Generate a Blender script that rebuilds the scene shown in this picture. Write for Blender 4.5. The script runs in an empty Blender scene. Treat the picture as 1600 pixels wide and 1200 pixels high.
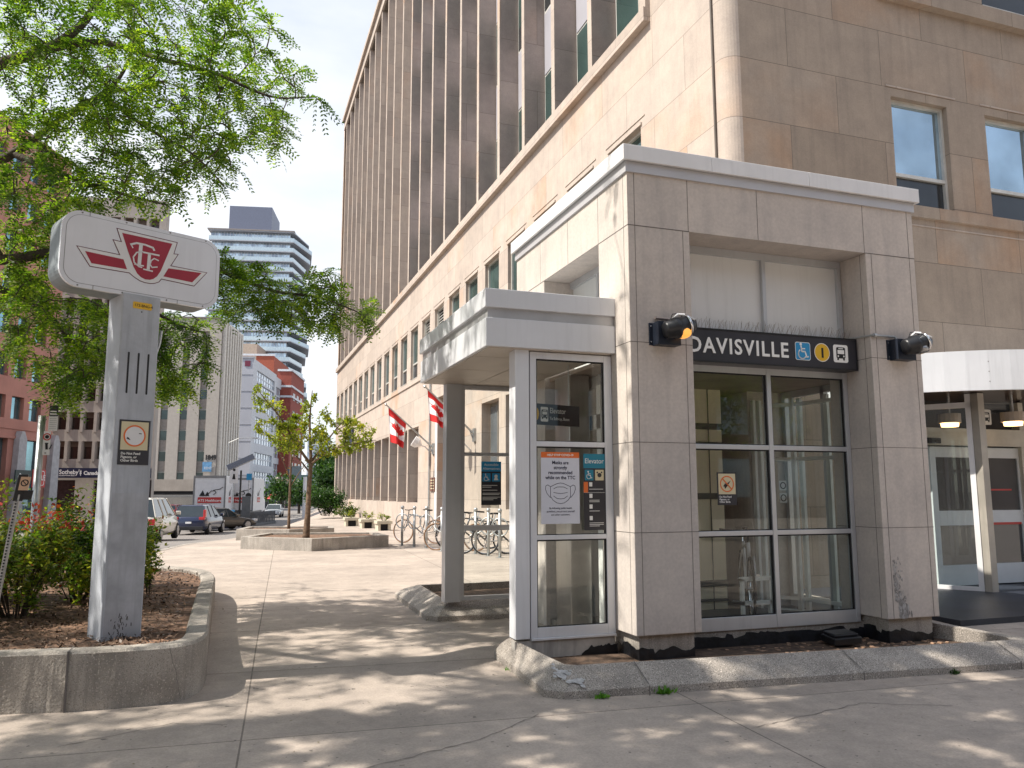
import bpy, math, random
import numpy as np
from mathutils import Vector, Matrix
rad = math.radians
SC = bpy.context.scene
COL = SC.collection
# ------------------------------------------------------------------ camera
H = 1.5; YAW, PIT, ROL, FPX = 0.335530622, 0.135006248, -0.00146979373, 1248.48978
Fv = Vector((math.sin(YAW)*math.cos(PIT), math.cos(YAW)*math.cos(PIT), math.sin(PIT)))
_R0 = Vector((math.cos(YAW), -math.sin(YAW), 0)); _U0 = _R0.cross(Fv)
Rv = math.cos(ROL)*_R0+math.sin(ROL)*_U0; Uv = -math.sin(ROL)*_R0+math.cos(ROL)*_U0
CP = Vector((0, 0, H))
cam = bpy.data.cameras.new("camera"); cam.sensor_fit = 'HORIZONTAL'; cam.sensor_width = 36
cam.lens = FPX/1600*36; cam.clip_start = .05; cam.clip_end = 3000
co = bpy.data.objects.new("camera", cam); COL.objects.link(co)
co.matrix_world = Matrix(((Rv.x, Uv.x, -Fv.x, CP.x), (Rv.y, Uv.y, -Fv.y, CP.y), (Rv.z, Uv.z, -Fv.z, CP.z), (0, 0, 0, 1)))
SC.camera = co
# ------------------------------------------------------------------ light
SUN_EL, SUN_AZ = 50, -89.0      # azimuth clockwise from +Y
S = Vector((math.sin(rad(SUN_AZ))*math.cos(rad(SUN_EL)), math.cos(rad(SUN_AZ))*math.cos(rad(SUN_EL)), math.sin(rad(SUN_EL))))
sl = bpy.data.lights.new("sun", 'SUN'); sl.energy = 3.85; sl.angle = rad(.55); sl.color = (1, .93, .82)
so = bpy.data.objects.new("sun", sl); COL.objects.link(so); so.rotation_euler = S.to_track_quat('Z', 'Y').to_euler(); so.location = (-20, 0, 40)
W = bpy.data.worlds.new("World"); SC.world = W; W.use_nodes = True
nt = W.node_tree; N = nt.nodes; L = nt.links; N.clear()
sky = N.new('ShaderNodeTexSky'); sky.sky_type = 'NISHITA'; sky.sun_disc = False; sky.sun_elevation = rad(SUN_EL); sky.sun_rotation = rad(SUN_AZ)
tc = N.new('ShaderNodeTexCoord'); mp = N.new('ShaderNodeMapping'); mp.inputs['Scale'].default_value = (1, 1, 2.6)
nz = N.new('ShaderNodeTexNoise'); nz.inputs['Scale'].default_value = 1.7; nz.inputs['Detail'].default_value = 7; nz.inputs['Roughness'].default_value = .55
rp = N.new('ShaderNodeValToRGB'); rp.color_ramp.elements[0].position = .32; rp.color_ramp.elements[0].color = (.45, .45, .45, 1); rp.color_ramp.elements[1].position = .6; rp.color_ramp.elements[1].color = (.97, .97, .97, 1)
mx = N.new('ShaderNodeMixRGB'); mx.inputs[2].default_value = (4.75, 4.88, 5.12, 1)
bg = N.new('ShaderNodeBackground'); bg.inputs['Strength'].default_value = .12; wo = N.new('ShaderNodeOutputWorld')
L.new(tc.outputs['Generated'], mp.inputs[0]); L.new(mp.outputs[0], nz.inputs['Vector']); L.new(nz.outputs['Fac'], rp.inputs[0])

sx_ = N.new('ShaderNodeSeparateXYZ'); L.new(tc.outputs['Generated'], sx_.inputs[0])      # cloud cover thinned behind the camera, shaped to lower the fill on front walls
mr = N.new('ShaderNodeMapRange'); mr.inputs[1].default_value = -.6; mr.inputs[2].default_value = .45; mr.inputs[3].default_value = .7; mr.inputs[4].default_value = 1; L.new(sx_.outputs[1], mr.inputs[0])
mm = N.new('ShaderNodeMath'); mm.operation = 'MULTIPLY'; L.new(rp.outputs[0], mm.inputs[0]); L.new(mr.outputs[0], mm.inputs[1]); L.new(mm.outputs[0], mx.inputs[0]); L.new(sky.outputs[0], mx.inputs[1]); L.new(mx.outputs[0], bg.inputs[0]); L.new(bg.outputs[0], wo.inputs[0])
SC.view_settings.view_transform = 'Standard'; SC.view_settings.look = 'None'; SC.view_settings.exposure = .93; SC.view_settings.gamma = 1
SC.render.engine = 'CYCLES'
SC.cycles.max_bounces = 7; SC.cycles.transparent_max_bounces = 16; SC.cycles.caustics_reflective = False; SC.cycles.caustics_refractive = False
SC.cycles.use_denoising = True; SC.cycles.sample_clamp_indirect = 6

# ------------------------------------------------------------------ pixel -> point on a plane of the place
def ray(x, y): return Fv*FPX+Rv*(x-800)-Uv*(y-600)
def onZ(x, y, z=0): d = ray(x, y); return CP+d*((z-H)/d.z)
def onY(x, y, Y): d = ray(x, y); return CP+d*(Y/d.y)
def onX(x, y, X): d = ray(x, y); return CP+d*(X/d.x)

# ------------------------------------------------------------------ materials
def newmat(name):
    m = bpy.data.materials.new(name); m.use_nodes = True; n = m.node_tree.nodes; n.clear()
    o = n.new('ShaderNodeOutputMaterial'); return m, n, m.node_tree.links, o
def mixc(n, l, fac, a, b, mode='MIX'):
    x = n.new('ShaderNodeMixRGB'); x.blend_type = mode
    for i, v in enumerate((fac, a, b)):
        if hasattr(v, 'is_linked') or hasattr(v, 'links'): l.new(v, x.inputs[i])
        elif isinstance(v, (int, float)): x.inputs[i].default_value = v
        else: x.inputs[i].default_value = (*v[:3], 1)
    return x.outputs[0]
def noise(n, l, vec, sc, det=4, rough=.55, lo=.35, hi=.65):
    t = n.new('ShaderNodeTexNoise'); t.inputs['Scale'].default_value = sc; t.inputs['Detail'].default_value = det; t.inputs['Roughness'].default_value = rough
    l.new(vec, t.inputs['Vector'])
    r = n.new('ShaderNodeMapRange'); r.inputs[1].default_value = lo; r.inputs[2].default_value = hi; l.new(t.outputs['Fac'], r.inputs[0]); return r.outputs[0]
def pos(n): return n.new('ShaderNodeNewGeometry').outputs['Position']
def stretch(n, l, vec, s):
    m = n.new('ShaderNodeMapping'); m.inputs['Scale'].default_value = s; l.new(vec, m.inputs[0]); return m.outputs[0]
def mul(c, k): return tuple(min(1, a*k) for a in c[:3])
def M(name, col, rough=.6, metal=0., var=.12, vs=3., bump=0., bs=60., spec=.5, streak=0., coat=0., emit=None, es=0., speck=0.):
    m, n, l, o = newmat(name); b = n.new('ShaderNodeBsdfPrincipled'); l.new(b.outputs[0], o.inputs[0])
    p = pos(n); c = mixc(n, l, noise(n, l, p, vs), mul(col, 1-var), mul(col, 1+var))
    if streak: c = mixc(n, l, noise(n, l, stretch(n, l, p, (7, 7, .5)), 2.0, 5, .6, .5, .72), c, mul(col, 1-streak))
    if speck: c = mixc(n, l, noise(n, l, p, 140, 2, .5, .56, .62), c, mul(col, 1-speck)); c = mixc(n, l, noise(n, l, p, 95, 2, .5, .6, .66), c, mul(col, 1+speck))
    l.new(c, b.inputs['Base Color']); b.inputs['Roughness'].default_value = rough; b.inputs['Metallic'].default_value = metal
    b.inputs['Specular IOR Level'].default_value = spec; b.inputs['Coat Weight'].default_value = coat
    if emit: b.inputs['Emission Color'].default_value = (*emit, 1); b.inputs['Emission Strength'].default_value = es
    if bump:
        t = n.new('ShaderNodeTexNoise'); t.inputs['Scale'].default_value = bs; t.inputs['Detail'].default_value = 5; l.new(p, t.inputs['Vector'])
        u = n.new('ShaderNodeBump'); u.inputs['Strength'].default_value = bump; u.inputs['Distance'].default_value = .01; l.new(t.outputs['Fac'], u.inputs['Height']); l.new(u.outputs[0], b.inputs['Normal'])
    return m
def stone(name, c1, c2, odd, bw=2.13, bh=1.0, zo=.28, uo=0., mort=.0055, oddamt=.5, streak=.12):
    """limestone cladding: panels that differ a little in hue, fine joints, veins and rain streaks"""
    m, n, l, o = newmat(name); b = n.new('ShaderNodeBsdfPrincipled'); l.new(b.outputs[0], o.inputs[0]); b.inputs['Roughness'].default_value = .85; b.inputs['Specular IOR Level'].default_value = .25
    p = pos(n); s = n.new('ShaderNodeSeparateXYZ'); l.new(p, s.inputs[0])
    a = n.new('ShaderNodeMath'); a.operation = 'ADD'; l.new(s.outputs[0], a.inputs[0]); l.new(s.outputs[1], a.inputs[1])
    c = n.new('ShaderNodeCombineXYZ'); l.new(a.outputs[0], c.inputs[0]); l.new(s.outputs[2], c.inputs[1])
    mp = n.new('ShaderNodeMapping'); mp.inputs['Location'].default_value = (uo, -zo, 0); l.new(c.outputs[0], mp.inputs[0])
    br = n.new('ShaderNodeTexBrick'); br.offset = .5; br.inputs['Scale'].default_value = 1; br.inputs['Brick Width'].default_value = bw; br.inputs['Row Height'].default_value = bh
    br.inputs['Mortar Size'].default_value = mort; br.inputs['Mortar Smooth'].default_value = .1; br.inputs['Color1'].default_value = (0, 0, 0, 1); br.inputs['Color2'].default_value = (1, 1, 1, 1); br.inputs['Mortar'].default_value = (0, 0, 0, 1)
    l.new(mp.outputs[0], br.inputs[0])
    base = mixc(n, l, br.outputs['Color'], c1, c2)
    oddf = n.new('ShaderNodeMath'); oddf.operation = 'MULTIPLY'; 
    r2 = n.new('ShaderNodeMapRange'); r2.inputs[1].default_value = .72; r2.inputs[2].default_value = 1; l.new(br.outputs['Color'], r2.inputs[0]); l.new(r2.outputs[0], oddf.inputs[0]); l.new(noise(n, l, p, .9, 4), oddf.inputs[1])
    o2 = n.new('ShaderNodeMath'); o2.operation = 'MULTIPLY'; o2.inputs[1].default_value = oddamt; l.new(oddf.outputs[0], o2.inputs[0])
    base = mixc(n, l, o2.outputs[0], base, odd)
    w = mixc(n, l, noise(n, l, p, 2.2, 8, .7), (.89, .89, .90), (1.08, 1.07, 1.06)); base = mixc(n, l, 1., base, w, 'MULTIPLY')
    w = mixc(n, l, noise(n, l, stretch(n, l, p, (5, 5, .35)), 1.6, 5, .6, .48, .75), (1, 1, 1), (1-streak, 1-streak*.95, 1-streak*.85)); base = mixc(n, l, 1., base, w, 'MULTIPLY')
    w = mixc(n, l, noise(n, l, p, 38, 3, .6), (.95, .95, .95), (1.05, 1.05, 1.05)); base = mixc(n, l, 1., base, w, 'MULTIPLY')
    base = mixc(n, l, br.outputs['Fac'], base, mul(c1, .55)); l.new(base, b.inputs['Base Color'])
    bp = n.new('ShaderNodeBump'); bp.inputs['Strength'].default_value = .35; bp.inputs['Distance'].default_value = .004; bp.invert = True; l.new(br.outputs['Fac'], bp.inputs['Height']); l.new(bp.outputs[0], b.inputs['Normal'])
    return m
def glassmat(name, tint=(.93, .97, .95), refl=.06, gain=.9):
    m, n, l, o = newmat(name); t = n.new('ShaderNodeBsdfTransparent'); t.inputs[0].default_value = (*tint, 1)
    g = n.new('ShaderNodeBsdfGlossy'); g.inputs['Roughness'].default_value = .005; g.inputs[0].default_value = (1, 1, 1, 1)
    f = n.new('ShaderNodeLayerWeight'); f.inputs[0].default_value = .5; pw = n.new('ShaderNodeMath'); pw.operation = 'POWER'; pw.inputs[1].default_value = 4; l.new(f.outputs['Facing'], pw.inputs[0])
    a = n.new('ShaderNodeMath'); a.operation = 'MULTIPLY_ADD'; a.inputs[1].default_value = gain; a.inputs[2].default_value = refl; a.use_clamp = True
    l.new(pw.outputs[0], a.inputs[0]); x = n.new('ShaderNodeMixShader'); l.new(a.outputs[0], x.inputs[0]); l.new(t.outputs[0], x.inputs[1]); l.new(g.outputs[0], x.inputs[2]); l.new(x.outputs[0], o.inputs[0]); return m
def leafmat(name, c1, c2, c3, tr=.45):
    m, n, l, o = newmat(name); g = n.new('ShaderNodeNewGeometry'); r = n.new('ShaderNodeValToRGB'); e = r.color_ramp.elements
    e[0].color = (*c1, 1); e[1].color = (*c3, 1); e[1].position = 1; k = e.new(.5); k.color = (*c2, 1); l.new(g.outputs['Random Per Island'], r.inputs[0])
    c = mixc(n, l, noise(n, l, g.outputs['Position'], 1.4, 3), mul(c1, .8), r.outputs[0])
    d = n.new('ShaderNodeBsdfPrincipled'); d.inputs['Roughness'].default_value = .45; d.inputs['Specular IOR Level'].default_value = .35; l.new(c, d.inputs['Base Color'])
    t = n.new('ShaderNodeBsdfTranslucent'); c2_ = mixc(n, l, 1., c, (1.5, 1.7, .6), 'MULTIPLY'); l.new(c2_, t.inputs[0])
    x = n.new('ShaderNodeMixShader'); x.inputs[0].default_value = tr; l.new(d.outputs[0], x.inputs[1]); l.new(t.outputs[0], x.inputs[2]); l.new(x.outputs[0], o.inputs[0]); return m
LOCX = .2
def slabmat(name, c, bw, bh, rot, mort=.006, joint=.45):
    m, n, l, o = newmat(name); b = n.new('ShaderNodeBsdfPrincipled'); l.new(b.outputs[0], o.inputs[0]); b.inputs['Roughness'].default_value = .85; b.inputs['Specular IOR Level'].default_value = .3
    p = pos(n); mp = n.new('ShaderNodeMapping'); mp.inputs['Rotation'].default_value = (0, 0, rot); mp.inputs['Location'].default_value = (LOCX, -.12, 0); l.new(p, mp.inputs[0])
    br = n.new('ShaderNodeTexBrick'); br.offset = 0; br.inputs['Scale'].default_value = 1; br.inputs['Brick Width'].default_value = bw; br.inputs['Row Height'].default_value = bh; br.inputs['Mortar Size'].default_value = mort; br.inputs['Mortar Smooth'].default_value = .1
    br.inputs['Color1'].default_value = (*mul(c, .93), 1); br.inputs['Color2'].default_value = (*mul(c, 1.07), 1); br.inputs['Mortar'].default_value = (*mul(c, joint), 1); l.new(mp.outputs[0], br.inputs[0])
    k = br.outputs['Color']
    for sc, a, z, dt in ((.7, .84, 1.14, 6), (6, .90, 1.08, 6), (70, .9, 1.1, 3)):
        w = mixc(n, l, noise(n, l, p, sc, dt, .65), (a, a, a), (z, z*.99, z*.98)); k = mixc(n, l, 1., k, w, 'MULTIPLY')
    k = mixc(n, l, noise(n, l, p, 1.1, 7, .7, .6, .75), k, mul(c, .7)); k = mixc(n, l, noise(n, l, p, 17, 2, .5, .71, .735), k, mul(c, .42))
    l.new(k, b.inputs['Base Color'])
    t = n.new('ShaderNodeTexNoise'); t.inputs['Scale'].default_value = 90; t.inputs['Detail'].default_value = 4; l.new(p, t.inputs['Vector'])
    u = n.new('ShaderNodeBump'); u.inputs['Strength'].default_value = .25; u.inputs['Distance'].default_value = .01; l.new(t.outputs['Fac'], u.inputs['Height']); l.new(u.outputs[0], b.inputs['Normal'])
    return m

STONE = stone('limestone', (.42, .355, .305), (.50, .43, .375), (.44, .28, .18), oddamt=.75)
STONES = stone('weathered_shaded_limestone', (.32, .26, .205), (.385, .32, .26), (.40, .24, .14), bw=1.9, oddamt=.6, streak=.16)  # browner weathered stone for the front, with its shade darkened into the colour
STONEF = stone('limestone_fin', (.36, .30, .27), (.45, .38, .34), (.40, .25, .18), bh=1.35, zo=.1, bw=3.1, oddamt=.45, streak=.04)
STONEP = stone('pavilion_stone', (.54, .49, .45), (.59, .54, .50), (.53, .48, .42), bw=50, bh=50, zo=-20, uo=20, oddamt=.1, streak=.14)
JOINT = M('dark_joint', (.15, .135, .125), .9)  # dark grey-brown for joints and cracks
PAVE = slabmat('concrete_pavement', (.385, .335, .295), 3.1, 1.75, .06)
ROAD = M('asphalt', (.20, .185, .175), .9, var=.14, vs=1.2, bump=.3, bs=80, speck=.25)
CONC = M('weathered_concrete', (.33, .30, .265), .9, var=.28, vs=2.4, bump=.6, bs=50, streak=.35, speck=.35)
AGG = M('exposed_aggregate_concrete', (.35, .315, .28), .9, var=.2, vs=3, bump=.6, bs=130, streak=.2, speck=.7)
SOIL = M('soil', (.085, .055, .038), 1, var=.5, vs=14, bump=1., bs=40)
MULCH = M('mulch', (.16, .095, .062), 1, var=.55, vs=12, bump=1., bs=30)
CHIP = M('wood_chip', (.30, .19, .125), .9, var=.5, vs=25)
ALU = M('brushed_aluminium', (.56, .575, .60), .36, .5, var=.05, vs=2, streak=.06)
ALUW = M('pale_aluminium_cladding', (.70, .72, .76), .38, .15, var=.05, vs=1.3, streak=.08)
WHT = M('white_painted_metal', (.74, .74, .75), .4, 0, var=.04, streak=.08)
WPAN = M('white_panel', (.70, .71, .71), .35, 0, var=.04, vs=1, streak=.07)
BLK = M('black_metal', (.018, .019, .022), .35, .2, spec=.5)
BOXBLK = M('black_blue_metal', (.02, .026, .042), .4, .3)
TAR = M('black_tar', (.008, .009, .012), .45, 0, var=.6, vs=9, bump=.6, bs=25)
SGN = M('charcoal_sign', (.026, .025, .033), .4)
WH = M('white_graphic', (.82, .82, .80), .5, var=.02)
BLU = M('blue_graphic', (.02, .26, .52), .45, var=.03); NAVY = M('navy', (.012, .018, .055), .4)
TEAL = M('teal_graphic', (.01, .20, .30), .45, var=.03)
YEL = M('yellow_graphic', (.72, .43, .02), .45, var=.03); CRM = M('cream_graphic', (.66, .58, .38), .55, var=.04)
ORG = M('orange_graphic', (.75, .16, .03), .45, var=.03); REDG = M('red_graphic', (.50, .035, .03), .45, var=.04)
TRED = M('transit_red', (.33, .015, .035), .4, var=.06); DRED = M('dark_red_outline', (.10, .01, .03), .4)
PILL = M('grey_painted_concrete', (.42, .445, .49), .75, var=.10, vs=4, bump=.25, bs=30, streak=.22)
PATCH = M('repaint_patch', (.39, .405, .44), .75, var=.16, vs=5, streak=.2)
SIGNF = M('white_acrylic', (.74, .76, .82), .25, 0, var=.03, streak=.05, coat=.3)
SIGNS = M('grey_sign_case', (.22, .25, .27), .5, .2, streak=.2)
GLASS = glassmat('clear_glass', (.96, .98, .97), .03, .75)
GLASS2 = glassmat('shelter_glass', (.95, .97, .96), .02, .6)
def wing(name, c, r=.04, mt=.75): return M(name, c, r, mt, var=.25, vs=.6)
WIN = wing('window_glass', (.40, .52, .60)); WIND = wing('dark_window_glass', (.05, .055, .06), .08, .3); WING = wing('green_window_glass', (.09, .155, .145), .06, .6)
WINF = wing('office_glass', (.30, .33, .36), .08, .6)
WFR = M('window_frame_metal', (.60, .59, .55), .4, .2); WFD = M('window_frame_dark', (.16, .15, .14), .5)
BLIND = M('pale_spandrel', (.36, .355, .39), .4, 0, var=.06, vs=.8)
BARK = M('bark', (.075, .06, .05), .95, var=.4, vs=12, bump=1., bs=40); BARKB = M('brown_bark', (.13, .085, .055), .95, var=.4, vs=15, bump=1., bs=50)
TWIG = M('twig', (.06, .045, .035), .9)
LEAF = leafmat('locust_leaf', (.05, .11, .014), (.17, .27, .024), (.42, .50, .06), .54)
LEAF2 = leafmat('shrub_leaf', (.035, .08, .014), (.09, .14, .02), (.24, .20, .04), .3)
LEAFR = leafmat('red_leaf', (.42, .03, .02), (.35, .05, .03), (.40, .14, .03), .3)
LEAFY = leafmat('yellow_green_leaf', (.15, .20, .02), (.30, .33, .035), (.52, .44, .04), .45)
LEAFG = leafmat('dark_green_leaf', (.02, .06, .01), (.04, .10, .015), (.08, .16, .02), .25)
RUB = M('rubber', (.015, .015, .016), .8); CHR = M('chrome', (.7, .7, .72), .15, 1); STEEL = M('galvanised_steel', (.42, .43, .43), .45, .8, var=.15, vs=8)
SIGNGRIME = M('sign_grime', (.45, .44, .42), .8)
STAIN = M('stainless', (.40, .38, .36), .3, .9, streak=.1)
CREAM = M('cream_panel', (.86, .76, .56), .45, 0, var=.04, streak=.06)
FLOOR = M('dark_floor', (.10, .095, .09), .35, var=.2)
DARK = M('dark_void', (.02, .02, .022), .8)

# ------------------------------------------------------------------ mesh helpers
def wloc(p):
    v = Vector((0, 0, 0))
    while p is not None: v = v+Vector(p.location); p = p.parent
    return v
class MB:
    def __init__(s): s.v = []; s.f = []; s.m = []
    def add(s, vs, fs, mi=0):
        o = len(s.v); s.v += [tuple(v) for v in vs]; s.f += [tuple(i+o for i in f) for f in fs]; s.m += [mi]*len(fs); return s
    def box(s, x0, x1, y0, y1, z0, z1, mi=0, fr=None):
        v = [(x, y, z) for z in (z0, z1) for x, y in ((x0, y0), (x1, y0), (x1, y1), (x0, y1))]
        if fr: v = [fr(*p) for p in v]
        return s.add(v, [(0, 3, 2, 1), (4, 5, 6, 7), (0, 1, 5, 4), (1, 2, 6, 5), (2, 3, 7, 6), (3, 0, 4, 7)], mi)
    def tube(s, pts, r, n=8, mi=0, cap=True):
        pts = [Vector(p) for p in pts]; k = len(pts); rs = list(r) if hasattr(r, '__len__') else [r]*k; vs = []; prev = None
        for i, p in enumerate(pts):
            d = (pts[min(i+1, k-1)]-pts[max(i-1, 0)]).normalized()
            if prev is None: a = d.orthogonal().normalized()
            else:
                a = prev-d*prev.dot(d); a = a.normalized() if a.length > 1e-6 else d.orthogonal().normalized()
            prev = a; b = d.cross(a)
            vs += [p+(a*math.cos(2*math.pi*j/n)+b*math.sin(2*math.pi*j/n))*rs[i] for j in range(n)]
        fs = [(i*n+j, i*n+(j+1) % n, (i+1)*n+(j+1) % n, (i+1)*n+j) for i in range(k-1) for j in range(n)]
        if cap: fs += [tuple(range(n))[::-1], tuple(range((k-1)*n, k*n))]
        return s.add(vs, fs, mi)
    def ring(s, c, ax, R, r, n=32, m=6, mi=0, a0=0, a1=2*math.pi):
        ax = Vector(ax).normalized(); a = ax.orthogonal().normalized(); b = ax.cross(a); full = abs(a1-a0-2*math.pi) < 1e-4; k = n if full else n+1; vs = []
        for i in range(k):
            t = a0+(a1-a0)*i/n; e = a*math.cos(t)+b*math.sin(t)
            for j in range(m):
                q = 2*math.pi*j/m; vs.append(Vector(c)+e*(R+r*math.cos(q))+ax*r*math.sin(q))
        fs = [(i*m+j, i*m+(j+1) % m, ((i+1) % k)*m+(j+1) % m, ((i+1) % k)*m+j) for i in range(n) for j in range(m)]
        return s.add(vs, fs, mi)
    def prism(s, poly, fr, h0, h1, mi=0):
        n = len(poly); v = [fr(a, b, h0) for a, b in poly]+[fr(a, b, h1) for a, b in poly]
        return s.add(v, [tuple(range(n))[::-1], tuple(range(n, 2*n))]+[(i, (i+1) % n, n+(i+1) % n, n+i) for i in range(n)], mi)
    def rev(s, prof, c, ax=(0, 0, 1), n=20, mi=0):
        ax = Vector(ax).normalized(); a = ax.orthogonal().normalized(); b = ax.cross(a); k = len(prof)
        vs = [Vector(c)+(a*math.cos(2*math.pi*j/n)+b*math.sin(2*math.pi*j/n))*max(r, 1e-4)+ax*h for r, h in prof for j in range(n)]
        fs = [(i*n+j, i*n+(j+1) % n, (i+1)*n+(j+1) % n, (i+1)*n+j) for i in range(k-1) for j in range(n)]+[tuple(range(n))[::-1], tuple(range((k-1)*n, k*n))]
        return s.add(vs, fs, mi)
    def build(s, name, mats, parent=None, smooth=False, bevel=0, local=False, seg=2):
        mats = mats if isinstance(mats, (list, tuple)) else [mats]
        me = bpy.data.meshes.new(name); off = Vector((0, 0, 0)) if local else wloc(parent)
        me.from_pydata([(v[0]-off.x, v[1]-off.y, v[2]-off.z) for v in s.v], [], s.f)
        for m in mats: me.materials.append(m)
        me.polygons.foreach_set('material_index', s.m)
        if smooth: me.polygons.foreach_set('use_smooth', [True]*len(s.f))
        me.validate(); me.update(); o = bpy.data.objects.new(name, me); COL.objects.link(o)
        if parent: o.parent = parent
        if bevel:
            b = o.modifiers.new('b', 'BEVEL'); b.width = bevel; b.segments = seg; b.limit_method = 'ANGLE'; b.angle_limit = rad(40)
        return o
def B(name, mats, parent, *a, bevel=0, mi=0):
    m = MB(); m.box(*a, mi=mi); return m.build(name, mats, parent, bevel=bevel)
def tag(o, label=None, cat=None, group=None, kind=None):
    if label: o['label'] = label
    if cat: o['category'] = cat
    if group: o['group'] = group
    if kind: o['kind'] = kind
    return o
def thing(name, loc, label, cat, group=None, rz=0):
    o = bpy.data.objects.new(name, None); COL.objects.link(o); o.location = loc; o.rotation_euler = (0, 0, rz); o.empty_display_size = .2
    return tag(o, label, cat, group)
def copy_tree(o, parent=None):
    c = o.copy(); COL.objects.link(c)
    if parent: c.parent = parent
    for ch in list(o.children): copy_tree(ch, c)
    return c
def dup(o, loc, rz, label, group=None):
    c = copy_tree(o); c.location = loc; c.rotation_euler = (0, 0, rz); c['label'] = label
    if group: c['group'] = group
    return c
def frame(O, u, up):
    O = Vector(O); u = Vector(u).normalized(); up = Vector(up).normalized(); n = u.cross(up)
    return lambda a, b, h=0: O+u*a+up*b+n*h
def XZ(Y): return lambda a, b, h=0: Vector((a, Y-h, b))       # sheet facing -Y, h towards the viewer
def YZ(X): return lambda a, b, h=0: Vector((X-h, a, b))       # sheet facing -X
def rrect(x0, x1, y0, y1, r, n=5):
    o = []
    for cx, cy, a in ((x1-r, y0+r, -90), (x1-r, y1-r, 0), (x0+r, y1-r, 90), (x0+r, y0+r, 180)):
        o += [(cx+r*math.cos(rad(a+90*i/n)), cy+r*math.sin(rad(a+90*i/n))) for i in range(n+1)]
    return o
def disc(cx, cy, r, n=24, ry=None): return [(cx+r*math.cos(2*math.pi*i/n), cy+(ry or r)*math.sin(2*math.pi*i/n)) for i in range(n)]
def annulus(mb, fr, cx, cy, r0, r1, h0, h1, mi=0, n=28):
    for i in range(n):
        a, b = 2*math.pi*i/n, 2*math.pi*(i+1)/n
        mb.prism([(cx+r0*math.cos(a), cy+r0*math.sin(a)), (cx+r1*math.cos(a), cy+r1*math.sin(a)), (cx+r1*math.cos(b), cy+r1*math.sin(b)), (cx+r0*math.cos(b), cy+r0*math.sin(b))], fr, h0, h1, mi)
def stroke(mb, fr, pts, w, h0, h1, mi=0):
    for (x0, y0), (x1, y1) in zip(pts, pts[1:]):
        d = math.hypot(x1-x0, y1-y0) or 1e-6; nx, ny = -(y1-y0)/d*w/2, (x1-x0)/d*w/2; ex, ey = (x1-x0)/d*w*.25, (y1-y0)/d*w*.25
        mb.prism([(x0+nx-ex, y0+ny-ey), (x0-nx-ex, y0-ny-ey), (x1-nx+ex, y1-ny+ey), (x1+nx+ex, y1+ny+ey)][::-1], fr, h0, h1, mi)
def text(body, name, size, fr, a, b, mat, parent, h=.002, ext=.001, bold=0, sx=1, align='LEFT', spacing=1, local=False, rot=0):
    c = bpy.data.curves.new(name, 'FONT'); c.body = body; c.size = size; c.extrude = ext; c.offset = bold; c.align_x = align; c.space_character = spacing; c.resolution_u = 3
    t = bpy.data.objects.new('t', c); COL.objects.link(t); bpy.context.view_layer.update()
    me = bpy.data.meshes.new_from_object(t); COL.objects.unlink(t); bpy.data.objects.remove(t)
    off = Vector((0, 0, 0)) if local else wloc(parent); cr, sr = math.cos(rot), math.sin(rot)
    for v in me.vertices:
        x, y, z = v.co; x *= sx; x, y = x*cr-y*sr, x*sr+y*cr; v.co = fr(a+x, b+y, h+z)-off
    me.materials.clear(); me.materials.append(mat); me.name = name
    o = bpy.data.objects.new(name, me); COL.objects.link(o); o.parent = parent; return o
def wheelchair(mb, fr, cx, cy, s, mi):
    mb.prism(disc(cx-.12*s, cy+.36*s, .075*s, 12), fr, .003, .005, mi)
    stroke(mb, fr, [(cx-.11*s, cy+.26*s), (cx-.07*s, cy-.02*s), (cx+.13*s, cy-.02*s), (cx+.22*s, cy-.30*s), (cx+.31*s, cy-.27*s)], .075*s, .003, .005, mi)
    stroke(mb, fr, [(cx-.10*s, cy+.13*s), (cx+.12*s, cy+.13*s)], .06*s, .003, .005, mi)
    stroke(mb, fr, [(cx-.05*s+.24*s*math.cos(rad(t)), cy-.15*s+.24*s*math.sin(rad(t))) for t in range(125, 345, 20)], .065*s, .003, .005, mi)
def busicon(mb, fr, cx, cy, s, mi, mbg):
    mb.prism(rrect(cx-.27*s, cx+.27*s, cy-.24*s, cy+.32*s, .08*s), fr, .003, .005, mi)
    mb.prism([(cx-.20*s, cy-.02*s), (cx+.20*s, cy-.02*s), (cx+.20*s, cy+.18*s), (cx-.20*s, cy+.18*s)], fr, .0055, .0065, mbg)
    mb.prism([(cx-.14*s, cy+.23*s), (cx+.14*s, cy+.23*s), (cx+.14*s, cy+.27*s), (cx-.14*s, cy+.27*s)], fr, .0055, .0065, mbg)
    for k in (-1, 1):
        mb.prism(disc(cx+k*.17*s, cy-.13*s, .045*s, 10), fr, .0055, .0065, mbg)
        mb.prism([(cx+k*.18*s-.05*s, cy-.33*s), (cx+k*.18*s+.05*s, cy-.33*s), (cx+k*.18*s+.05*s, cy-.24*s), (cx+k*.18*s-.05*s, cy-.24*s)], fr, .003, .005, mi)
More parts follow.
